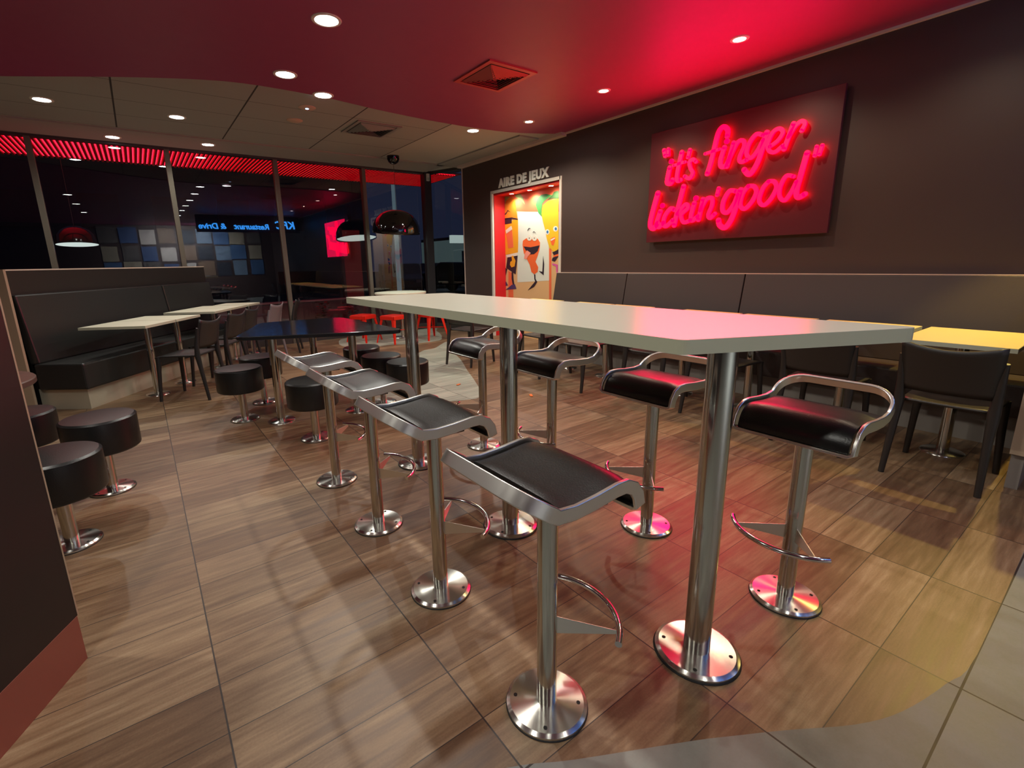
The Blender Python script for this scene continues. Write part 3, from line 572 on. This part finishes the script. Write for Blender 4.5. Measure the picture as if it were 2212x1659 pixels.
for (x, y), rz, lb in [((.806,1.473),0,'second nearest bar stool on the left side of the bar table'),
                  ((.806,2.090),0,'third bar stool from the camera on the left side of the bar table'),
                  ((.808,2.725),0,'farthest bar stool on the left side, beside the black table'),
                  ((1.834,.634),math.pi,'bar stool nearest the grey floor, right of the front table pole'),
                  ((1.848,1.265),math.pi,'right-side bar stool whose seat reflects red between two table poles'),
                  ((1.842,1.93),math.pi,'right-side bar stool just right of the middle table pole'),
                  ((1.84,2.62),math.pi,'farthest right-side bar stool, partly hidden by the middle table pole')]:
    dup(P0, (x,y,0), rz, lb)

# bar table
t = thing('bar_table', 'long cream high bar table on three steel poles', 'bar table', (1.37,1.7,0))
o0 = Vector((1.37,1.7,0))
def rounded(pts, r, n=5):
    out = []
    for i, p in enumerate(pts):
        p = Vector(p); a = (Vector(pts[i-1])-p).normalized(); b = (Vector(pts[(i+1)%len(pts)])-p).normalized(); rr = r[i]
        for k in range(n+1):
            s = k/n; out.append(p+a*rr*(1-s)**2+b*rr*s**2)
    return out
shape = rounded([Vector((1.062,.655)),Vector((1.69,.345)),Vector((1.685,2.79)),Vector((1.055,3.00))], [.02,.05,.03,.02])
shape = [(p.x-1.37,p.y-1.7) for p in shape]
bm = new_bm(); prism(bm, shape, 1.0785, 1.08); obj('tabletop', bm, M_cream, t)
bm = new_bm(); prism(bm, shape, 1.042, 1.0784); ed = obj('edge_band', bm, M_creamE, t)
for y in (.69,1.675,2.64):
    bm = new_bm(); lathe(bm, [(0,.004),(.133,.004),(.135,.002),(.135,0)], 40, (1.325-1.37,y-1.7)); obj('rubber_gasket', bm, M_foot, t)
    # plate built at its own centre so its spun brushing stays round
    bm = new_bm(); lathe(bm, [(.13,.004),(.13,.011),(.118,.0175),(.1179,.0176),(.036,.020)], 48); b = obj('base_plate', bm, M_disc, t, smooth=25); b.location = (1.325-1.37,y-1.7,0)
    for k in range(4):
        bm = new_bm(); a = .5+k*math.pi/2; lathe(bm, [(0,.0190),(.006,.0190),(.006,.016)], 12, (.102*math.cos(a),.102*math.sin(a))); obj('bolt', bm, M_hole, b)
    bm = new_bm(); lathe(bm, [(.041,.015),(.040,.022),(.040,1.042)], 40); p = obj('pole', bm, M_steel, t, smooth=40); p.location = (1.325-1.37,y-1.7,0)

# upholstered drum stools
def make_drum(label):
    t = thing('drum_stool', label, 'stool', (0,0,0), 0, 'round black drum stools')
    base_and_pole(t, .115, .030, .27)
    bm = new_bm(); lathe(bm, [(0,.262),(.172,.262),(.180,.268),(.183,.276),(.1835,.438),(.1815,.450),(.172,.458),(.12,.4605),(0,.462)], 56); obj('cushion', bm, M_leather, t, smooth=35)
    bm = new_bm(); tube(bm, [(.1815*math.cos(a),.1815*math.sin(a),.447) for a in [k*math.pi/24 for k in range(48)]], .0025, 6, True); obj('piping', bm, M_leather, t, smooth=60)
    return t
D0 = make_drum('black drum stool at the near left corner of the black table'); D0.location = (.575,4.40,0)
for (x, y), lb in [((.83,4.86),'black drum stool behind the left pole of the black table'),
                   ((.93,3.54),'black drum stool before the black table, behind the left bar stools'),
                   ((1.76,4.66),'farthest black drum stool right of the black table'),
                   ((1.73,4.10),'middle black drum stool right of the black table'),
                   ((1.79,3.68),'black drum stool right of the black table nearest the bar table'),
                   ((-.31,3.45),'black drum stool farther from the camera beside the near partition'),
                   ((-.445,2.84),'nearest black drum stool, partly behind the black partition edge'),
                   ((-.72,3.87),'black drum stool farthest left, cut by the black partition edge')]:
    dup(D0, (x,y,0), 0, lb)

def ped(t, x, y, h, r=.032, rb=.12, rub=True):
    bm = new_bm(); lathe(bm, [(rb+.002,0),(rb,.004),(rb,.008),(rb-.01,.013),(r,.015)], 40); b = obj('base_plate', bm, M_disc, t, smooth=25); b.location = (x,y,0)
    bm = new_bm(); lathe(bm, [(r,.012),(r,h)], 32); p = obj('pole', bm, M_steel, t, smooth=40); p.location = (x,y,0)
# black table in the middle
t = thing('black_table', 'black glossy slant-ended table on steel poles with drum stools', 'table', (1.2,4.35,0))
sh = rounded([Vector((.53,4.10)),Vector((1.72,3.52)),Vector((1.66,4.92)),Vector((.90,5.02))], [.10,.14,.12,.10])
sh = [(p.x-1.2,p.y-4.35) for p in sh]
bm = new_bm(); prism(bm, sh, .722, .752); obj('tabletop', bm, M_black, t, bevel=.004)
for x, y in ((.816,4.15),(1.44,4.02),(1.30,4.72)): ped(t, x-1.2, y-4.35, .722, .034, .11)
# round black table behind the partition
t = thing('round_black_table', 'round dark table cut off by the near black partition', 'table', (-.92,3.35,0))
bm = new_bm(); lathe(bm, [(0,.715),(.40,.715),(.405,.72),(.405,.742),(.40,.747),(0,.747)], 56); obj('tabletop', bm, mat('dark_brown_laminate', (86,66,58), .3), t, smooth=30)
ped(t, 0, 0, .715, .034, .14)
# round white table at the back
t = thing('round_white_table', 'round white table under the glossy pendant by the window', 'table', (3.70,7.70,0))
bm = new_bm(); lathe(bm, [(0,.765),(.44,.765),(.445,.77),(.445,.797),(.44,.80),(0,.80)], 48); obj('tabletop', bm, M_cream2, t, smooth=30)
ped(t, 0, 0, .765, .034, .18)

# square tables
def sq_table(x, y, rz, w, d, label, mt, me, group, px=0, base=.11):
    t = thing('square_table', label, 'table', (x,y,0), rz, group)
    bm = new_bm(); box(bm, -w/2, w/2, -d/2, d/2, .7285, .75); obj('tabletop', bm, mt, t)
    bm = new_bm(); box(bm, -w/2-.002, w/2+.002, -d/2-.002, d/2+.002, .724, .7484); obj('edge_band', bm, me, t)
    ped(t, px, 0, .724, .032, base); return t
F1 = Vector((.525,.851)); F2 = Vector((.851,-.525)); RQ = Vector((-.015,5.651)); ang = math.atan2(F2.y, F2.x)
for (a, b), lb in [((0,.52),'near-left white square table, first of the row by the black bench'),((.535,1.04),'white square table, second of the row by the black bench'),
                   ((1.40,1.88),'white square table, third of the row by the black bench'),((1.895,2.37),'white square table, fourth of the row by the black bench'),
                   ((2.42,2.84),'white square table at the window end of the bench row')]:
    dd = .62 if a < 2 else .50
    c = RQ+F1*((a+b)/2)-F2*(dd/2)
    sq_table(c.x, c.y, ang, dd, b-a-.004, lb, M_cream2, M_creamE, 'white square tables along the bench', px=.16)
for (y0, y1), lb, mt in [((.38,.90),'yellow-lit square table nearest the camera on the right wall row',M_yell),((.945,1.53),'yellow-lit square table second on the right wall row',M_yell),
                     ((1.60,2.19),'square table on the right wall row under the neon sign',M_yell),((2.23,2.80),'square table on the right wall row, left of the neon sign glow',M_yell),
                     ((3.18,3.71),'square table right of the doorway row, fourth from the door end',M_yell),((3.74,4.29),'square table on the right wall row next to the far gap',M_yell),
                     ((4.58,5.20),'brightly yellow-lit square table in front of the play area doorway',M_yell)]:
    sq_table(4.20, (y0+y1)/2, 0, .76, y1-y0-.006, lb, mt, M_creamE, 'square tables along the right wall', px=-.10)

# stacking chairs
def make_chair(label, m, group, name='stacking_chair'):
    t = thing(name, label, 'chair', (0,0,0), 0, group)
    bm = new_bm(); n = 8; rows = []                               # dished seat, front at +x
    for i in range(n+1):
        x = -.19+.40*i/n; r = []
        for j in range(n+1):
            y = (-.5+j/n)*(.40-.03*(1-i/n)); z = .455-.018*(1-(2*j/n-1)**2)*(1-abs(2*i/n-1)**3)-(.012 if i == n else 0)
            r.append(bm.verts.new((x,y,z)))
        rows.append(r)
    for a, b in zip(rows, rows[1:]):
        for j in range(n): bm.faces.new((a[j],b[j],b[j+1],a[j+1]))
    o = obj('seat', bm, m, t, smooth=60); md = o.modifiers.new('s','SOLIDIFY'); md.thickness = .016; md.offset = -1
    bm = new_bm(); rows = []                                      # curved back with a dipped top edge
    for i in range(9):
        f = i/8; r = []
        for j in range(13):
            g = -1+2*j/12; hw = .195+.012*f
            z = .515+f*(.285-.035*(1-g*g)) ; x = -.205-.055*f+.0-.028*(1-g*g)-(.02*f*f)
            r.append(bm.verts.new((x, g*hw, z)))
        rows.append(r)
    for a, b in zip(rows, rows[1:]):
        for j in range(12): bm.faces.new((a[j],a[j+1],b[j+1],b[j]))
    o = obj('backrest', bm, m, t, smooth=60); md = o.modifiers.new('s','SOLIDIFY'); md.thickness = .012
    for s in (-1, 1):
        bm = new_bm(); tube(bm, [(.215,s*.205,0),(.195,s*.190,.30),(.185,s*.180,.442)], .015, 8, rs=[.015,.020,.027]); obj('leg', bm, m, t, smooth=50)
        bm = new_bm(); tube(bm, [(-.255,s*.205,0),(-.215,s*.195,.30),(-.198,s*.193,.45),(-.203,s*.196,.55),(-.24,s*.203,.72)], .015, 8, rs=[.015,.020,.026,.020,.013]); obj('leg', bm, m, t, smooth=50)
    return t
G1 = 'dark stacking chairs facing the right wall tables'
C0 = make_chair('dark plastic chair nearest the camera on the right, lit yellow', M_plastB, G1); C0.location = (3.70,.575,0)
for (x, y, rz), lb in [((3.74,1.22,.03),'dark plastic chair behind the near right bar stool'),
                       ((3.79,1.95,-.05),'dark plastic chair just right of the front table pole'),
                       ((3.80,2.60,.06),'dark plastic chair with red-glinting seat behind the second right bar stool'),
                       ((3.62,3.33,.02),'dark plastic chair behind the handle of the third right bar stool'),
                       ((3.70,4.0,-.04),'dark plastic chair behind the middle table pole'),
                       ((3.38,5.05,.28),'dark plastic chair at the edge of the grey floor inlay')]:
    dup(C0, (x,y,0), rz, lb)
G2 = 'chairs facing the black bench tables'
CL = make_chair('black plastic chair nearest the camera at the white bench tables', M_plast, G2); CL.location = (.30,5.62,0); CL.rotation_euler = (0,0,math.radians(147))
for (x, y, d), lb in [((.62,6.13,147),'second black chair at the white bench tables'),((.86,6.62,150),'third black chair at the white bench tables')]:
    dup(CL, (x,y,0), math.radians(d), lb)
CG = make_chair('chair greyed to look lit, between the black chairs near the window', M_lgrey, G2); CG.location = (1.26,7.08,0); CG.rotation_euler = (0,0,math.radians(146))  # lighter grey imitates reflected light on this chair
dup(CL, (1.66,7.66,0), math.radians(160), 'black chair farthest away, standing alone before the window')

# red metal stools
def make_red(label):
    t = thing('red_metal_stool', label, 'stool', (0,0,0), 0, 'low red metal stools round the white table')
    bm = new_bm(); prism(bm, [(a*.16,b*.16) for a,b in ((-1,-.8),(-.8,-1),(.8,-1),(1,-.8),(1,.8),(.8,1),(-.8,1),(-1,.8))], .435, .45)
    for s in range(4):
        R = Matrix.Rotation(s*math.pi/2, 4, 'Z'); box(bm, -.15, .15, .155, .163, .385, .44, R)
    obj('seat', bm, M_red, t, bevel=.008)
    for sx in (-1,1):
        for sy in (-1,1):
            bm = new_bm(); v = []
            for (q, w, z) in ((.145,.055,.43),(.215,.022,0)):
                v.append([bm.verts.new((sx*a, sy*b, z)) for a, b in ((q,q),(q,q-w),(q-.008,q-w),(q-.008,q-.008),(q-w,q-.008),(q-w,q))])
            for k in range(6): bm.faces.new((v[0][k],v[0][(k+1)%6],v[1][(k+1)%6],v[1][k]))
            bm.faces.new(v[0]); bm.faces.new(list(reversed(v[1]))); obj('leg', bm, M_red, t)
    bm = new_bm(); tube(bm, [(-.18,-.18,.2),(.18,.18,.2)], .006, 6); tube(bm, [(.18,-.18,.2),(-.18,.18,.2)], .006, 6); obj('cross_brace', bm, M_red, t)
    return t
r0 = make_red('red metal stool farthest left of the round white table'); r0.location = (3.02,7.80,0); r0.rotation_euler = (0,0,.5)
dup(r0, (3.36,7.32,0), .35, 'red metal stool in front of the round white table, left of the bar table pole')
dup(r0, (4.0,7.20,0), .1, 'red metal stool right of the far bar table pole')

# ------------------------------------------------------------------ black bench with high back, left
E1 = Vector((.6,.8)); E2 = Vector((.8,-.6)); BP = Vector((-.545,5.72)); ab = math.atan2(E1.y, E1.x)   # local x along the bench, local -y is... E2
t = thing('bench', 'black upholstered bench with two back cushions and high dark panel', 'bench', (BP.x,BP.y,0), ab)
LB = 2.95       # local: +x along E1, -y along E2
bm = new_bm(); box(bm, 0, LB, .0, .47, 0, .20); obj('plinth', bm, M_plinth, t)
bm = new_bm(); box(bm, -.05, LB, -.055, .42, .20, .45); obj('seat_cushion', bm, M_bench, t, bevel=.018)
for a, b in ((-.03,1.90),(1.915,LB)):
    bm = new_bm(); m = Matrix.Translation((0,.375,.45)) @ Matrix.Rotation(math.radians(-7), 4, 'X'); box(bm, a, b, 0, .09, 0, .64, m); obj('back_cushion', bm, M_bench, t, bevel=.014)
bm = new_bm(); box(bm, -.06, LB, .50, .54, 0, 1.30); obj('back_panel', bm, M_board, t)
bm = new_bm(); box(bm, -.062, LB+.002, .498, .60, 1.30, 1.312); obj('top_edge', bm, mat('pale_metal_edge', (206,198,180), .4), t)
bm = new_bm(); box(bm, -.085, -.062, .45, .56, 0, 1.312); obj('end_board', bm, M_oak, t)
# right hand banquette
t = thing('banquette', 'long dark brown wall bench with three back panels under the neon sign', 'bench', (4.7,2.7,0))
bm = new_bm(); box(bm, 4.50-4.7, XW-.01-4.7, .34-2.7, 5.0-2.7, 0, .22); obj('plinth', bm, M_plinthR, t)
bm = new_bm(); box(bm, 4.42-4.7, XW-.01-4.7, .34-2.7, 5.03-2.7, .22, .44); obj('seat_cushion', bm, M_rbench, t, bevel=.015)
for a, b in ((.34,2.395),(2.405,3.82),(3.83,5.06)):
    bm = new_bm(); A_ = [(4.78,.44),(4.985,.44),(4.985,1.10),(4.90,1.10)]
    v1 = [bm.verts.new((x-4.7,a-2.7,z)) for x, z in A_]; v2 = [bm.verts.new((x-4.7,b-2.7,z)) for x, z in A_]
    bm.faces.new(v1); bm.faces.new(list(reversed(v2)))
    for k in range(4): bm.faces.new((v1[k],v2[k],v2[(k+1)%4],v1[(k+1)%4]))
    obj('back_panel', bm, M_rbench, t, bevel=.006)
bm = new_bm(); box(bm, 4.90-4.7, XW-.002-4.7, .34-2.7, 5.06-2.7, 1.101, 1.106); obj('top_edge', bm, M_trim, t)
# partitions
t = thing('partition', 'black end partition with grey base at the right edge', 'partition', (4.35,.28,0))
bm = new_bm(); box(bm, 3.70-4.35, XW-.01-4.35, -.03, .035, .20, 1.12); obj('panel', bm, M_board, t)
bm = new_bm(); box(bm, 3.695-4.35, 3.70-4.35, -.031, .036, .20, 1.12); obj('edge_strip', bm, M_oak, t)
bm = new_bm(); box(bm, 3.72-4.35, XW-.01-4.35, -.02, .03, 0, .20); obj('base', bm, M_plinthR, t)
t = thing('partition', 'tall black partition with kick plate tinted as by neon reflection at the left edge', 'partition', (-.33,1.905,0), math.atan2(-.30,-.166))
bm = new_bm(); box(bm, .0, 3.0, -.05, .0, .165, 1.25); obj('panel', bm, M_board, t)
bm = new_bm(); box(bm, -.005, .0, -.05, .001, .165, 1.25); obj('edge_strip', bm, M_oak, t)
bm = new_bm(); box(bm, .004, 3.0, -.046, .002, 0, .165); obj('kick_plate', bm, M_kick, t)
# what shows past the bench end on the far left
t = thing('wooden_chair', 'brown wooden chair glimpsed beyond the end of the black bench', 'chair', (-1.62,5.55,0), .4)
MB = mat('brown_wood', (130,70,44), .45)
bm = new_bm(); box(bm, -.2, .2, -.2, .2, .43, .455); obj('seat', bm, MB, t, bevel=.01)
bm = new_bm(); box(bm, -.22, -.19, -.2, .2, .55, .85); obj('backrest', bm, MB, t, bevel=.01)
for sx in (-1,1):
    for sy in (-1,1):
        bm = new_bm(); tube(bm, [(sx*.18,sy*.18,0),(sx*.18,sy*.18,.85 if sx < 0 else .43)], .014, 8); obj('leg', bm, MB, t, smooth=50)
t = thing('square_table', 'pale table glimpsed at the far left beyond the black bench', 'table', (-2.0,6.35,0), .5)
bm = new_bm(); box(bm, -.35, .35, -.35, .35, .725, .75); obj('tabletop', bm, M_cream2, t); ped(t, 0, 0, .725)

# small litter
for (x, y, a, s), lb in [((2.62,4.18,.5,.028),'small orange scrap on the floor behind the far right bar stool'),((2.93,3.36,1.1,.03),'small orange scrap on the floor behind the middle right bar stools')]:
    bm = new_bm(); m = Matrix.Translation((x,y,.006)) @ Matrix.Rotation(a, 4, 'Z'); box(bm, -s, s, -s*.4, s*.4, 0, .004, m)
    for v in bm.verts: v.co += Vector((0,0,random.uniform(-.003,.004)))
    tag(obj('paper_scrap', bm, mat('orange_scrap', (236,120,50), .6)), lb, 'litter')
# warm pendants over the right wall tables, above the frame
for (x, y, z), e, cone, tilt, lb in [((4.62,.42,2.15),105,86,22,'warm hanging spot above the near yellow table, out of view to the upper right')]:
    t = thing('warm_spot', lb, 'hanging spotlight', (x,y,z))
    bm = new_bm(); lathe(bm, [(.035,.0),(.05,.02),(.05,.09),(.0,.095)], 20); obj('housing', bm, M_frame, t, smooth=40)
    if z < 2.8: bm = new_bm(); tube(bm, [(0,0,.09),(0,0,ZC-.016-z)], .004, 6); obj('cable', bm, M_frame, t)
    lamp(t, 'warm_lamp', 'SPOT', (0,0,-.01), e, (1,.74,.18), .02, cone, .3, rot=(0,math.radians(tilt),0))

# ------------------------------------------------------------------ outside
bm = new_bm(); box(bm, -40, 60, YW+.12, 90, -.3, -.1); tag(obj('terrace_paving', bm, M_soil), 'dark paving outside the windows', 'ground')['kind'] = 'structure'
t = thing('slatted_canopy', 'red-lit slatted canopy outside, seen along the window heads', 'canopy', (0,9.2,ZC-.01))
bm = new_bm(); bl = new_bm(); n = 190
for k in range(n):
    x = -6+k*.0605
    box(bm, x, x+.030, YW+.12-9.2, 10.05-9.2, .0, .018); box(bl, x+.034, x+.052, YW+.14-9.2, 10.03-9.2, .022, .028)
o = obj('slats', bm, M_slot, t); o = obj('led_strips', bl, M_led, t); o['kind'] = 'stuff'; t.children[0]['kind'] = 'stuff'
bm = new_bm(); box(bm, -6, 5.6, YW+.1-9.2, 10.06-9.2, .04, .06); obj('deck', bm, M_slot, t)
lamp(t, 'canopy_fill', 'AREA', (0,-.1,-.25), 2, (1,.03,.08), 2.5, rot=(math.pi,0,0))  # upward red area lamp added below the slats to brighten them
# parapet and planting
t = thing('parapet', 'low grey concrete parapet wall outside the windows', 'low wall', (1.5,11,0))
bm = new_bm(); box(bm, -6, 4.5, 0, .2, -.1, .50); obj('wall', bm, M_conc, t)
bm = new_bm(); box(bm, -6.02, 4.52, -.02, .22, .50, .53); obj('coping', bm, mat('coping_stone', (150,150,146), .7), t)
for k, (x, y) in enumerate([(3.2,10.6),(3.85,10.65)]):
    t = thing('flowering_plant', ['low flowering plant at the parapet, left one','low flowering plant at the parapet, right one'][k], 'plant', (x,y,-.1), 0, 'plants at the parapet')
    bm = new_bm(); bf = new_bm()
    for i in range(46):
        a = random.uniform(0,6.28); r = random.uniform(0,.17); z = random.uniform(.3,.62); m = Matrix.Translation((r*math.cos(a),r*math.sin(a),z)) @ Matrix.Rotation(a,4,'Z') @ Matrix.Rotation(random.uniform(-.9,.9),4,'X')
        box(bm if i%3 else bf, -.03,.03,-.012,.012,-.002,.002, m)
    obj('leaves', bm, M_leafd, t); obj('flowers', bf, M_flower, t)
    bm = new_bm(); lathe(bm, [(0,0),(.14,0),(.17,.3),(.15,.3),(.0,.28)], 20); obj('pot', bm, M_conc, t, smooth=40)
def post(x, y, h, label):
    t = thing('lamp_post', label, 'lamp post', (x,y,-.1))
    bm = new_bm(); lathe(bm, [(.12,0),(.10,.1),(.075,.4),(.055,h)], 16); obj('pole', bm, M_post, t, smooth=40)
    bm = new_bm(); box(bm, -.05, .5, -.06, .06, h, h+.05); obj('lamp_head', bm, M_frame, t)
post(6.70,14,5.2,'tall pale lamp post outside behind the glossy pendant')
t = thing('building', 'dark flat-roofed building across the car park', 'building', (8,27,-.1))
bm = new_bm(); box(bm, -34, 3.2, 0, 8, 0, 8.6); obj('wall', bm, M_bld, t)
for k in range(9):
    bm = new_bm(); box(bm, -20+k*2.6, -18.6+k*2.6, -.05, 0, 3.2, 4.6); obj('window', bm, M_frame, t)
t = thing('lit_building', 'pale greenish lit building beyond the right window corner', 'building', (21.5,30,-.1))
bm = new_bm(); box(bm, -2.6, 6, 0, 5, 0, 3.0); obj('wall', bm, M_bldl, t)
bm = new_bm(); box(bm, -2.0, -.8, -.05, 0, 1.2, 2.2); obj('window', bm, mat('dark_blue_glass', (20,40,66), .3), t)
bm = new_bm(); box(bm, -2.6, 6, -.1, 5, 3.0, 3.2); obj('roof', bm, M_bld, t)
t = thing('lit_sign', 'pale lit rectangular sign outside, cut by the right wall edge', 'sign', (8.05,12,1.93))
bm = new_bm(); box(bm, -.58, .6, 0, .12, -.10, .12); obj('face', bm, M_signb, t)
bm = new_bm(); box(bm, .2, .3, .02, .10, -2.03, -.10); obj('post', bm, M_frame, t)
t = thing('reflection_panel', 'added dull red upright panel imitating a reflection beside a window post', 'sign', (4.35,11.6,-.1))  # panel added outside, standing in for an indoor reflection in the glass
bm = new_bm(); box(bm, -.22, .22, 0, .1, 0, 2.2); obj('panel', bm, mat('red_reflection_glow', (96,34,34), .6, emit=(.5,.05,.04), es=.04), t)
bm = new_bm(); box(bm, -.28, -.22, -.02, .12, 0, 2.25); obj('upright', bm, M_frame, t)
def car(x, y, rz, label, on):
    t = thing('car', label, 'car', (x,y,-.1), rz, 'cars in the dark car park')
    bm = new_bm(); P = [(-2.1,.35),(-2.1,.75),(-1.5,.95),(-.9,1.38),(.7,1.42),(1.4,1.0),(2.05,.88),(2.15,.40)]
    a = [bm.verts.new((x_,-.85,z)) for x_, z in P]; b = [bm.verts.new((x_,.85,z)) for x_, z in P]; bm.faces.new(a); bm.faces.new(list(reversed(b)))
    for k in range(len(P)): bm.faces.new((a[k],b[k],b[(k+1)%len(P)],a[(k+1)%len(P)]))
    obj('body', bm, M_car, t, bevel=.06)
    for sx in (-1.3,1.35):
        for sy in (-.8,.8):
            bm = new_bm(); tube(bm, [(sx,sy-.09,.33),(sx,sy+.09,.33)], .33, 18); obj('wheel', bm, M_foot, t, smooth=40)
    for sy in (-.62,.62):
        bm = new_bm(); box(bm, -2.14, -2.08, sy-.10, sy+.10, .62, .74); obj('headlight', bm, M_head if on else M_lgrey, t)
car(14.4,25,math.atan2(25,14.4)-.05,'dark car with bright bluish headlights seen through the right window',True)
car(9.6,20,1.2,'dark parked car beside the lamp post',False)
car(12.4,19.0,1.9,'dark parked car in front of the lit building',False)
# wall of pasted pictures behind the camera (only seen mirrored in the glass)
PC = [(70,100,140),(150,140,120),(90,84,80),(60,80,120),(180,170,160),(120,96,76),(46,50,60),(110,130,150)]
for k in range(27):
    c = k % 9; r = k//9; x = -.7+c*.62+random.uniform(-.03,.03); z = .98+r*.64+random.uniform(-.03,.03); w_, h_ = random.uniform(.48,.60), random.uniform(.5,.62)
    bm = new_bm(); box(bm, x-w_/2, x+w_/2, -5.99, -5.975, z, z+h_)
    o = obj('wall_picture', bm, mat('picture_%d' % (k % 8), PC[k % 8], .5)); tag(o, 'pasted picture on the wall behind the camera, mirrored in the glass', 'picture', 'pictures on the wall behind the camera')
lamp(None, 'picture_wall_fill', 'AREA', (1.8,-4.6,ZC-.1), 620, (.85,.92,1), 2.0, rot=(math.radians(-35),0,0))  # area lamp added so the pictures show up in the window reflection
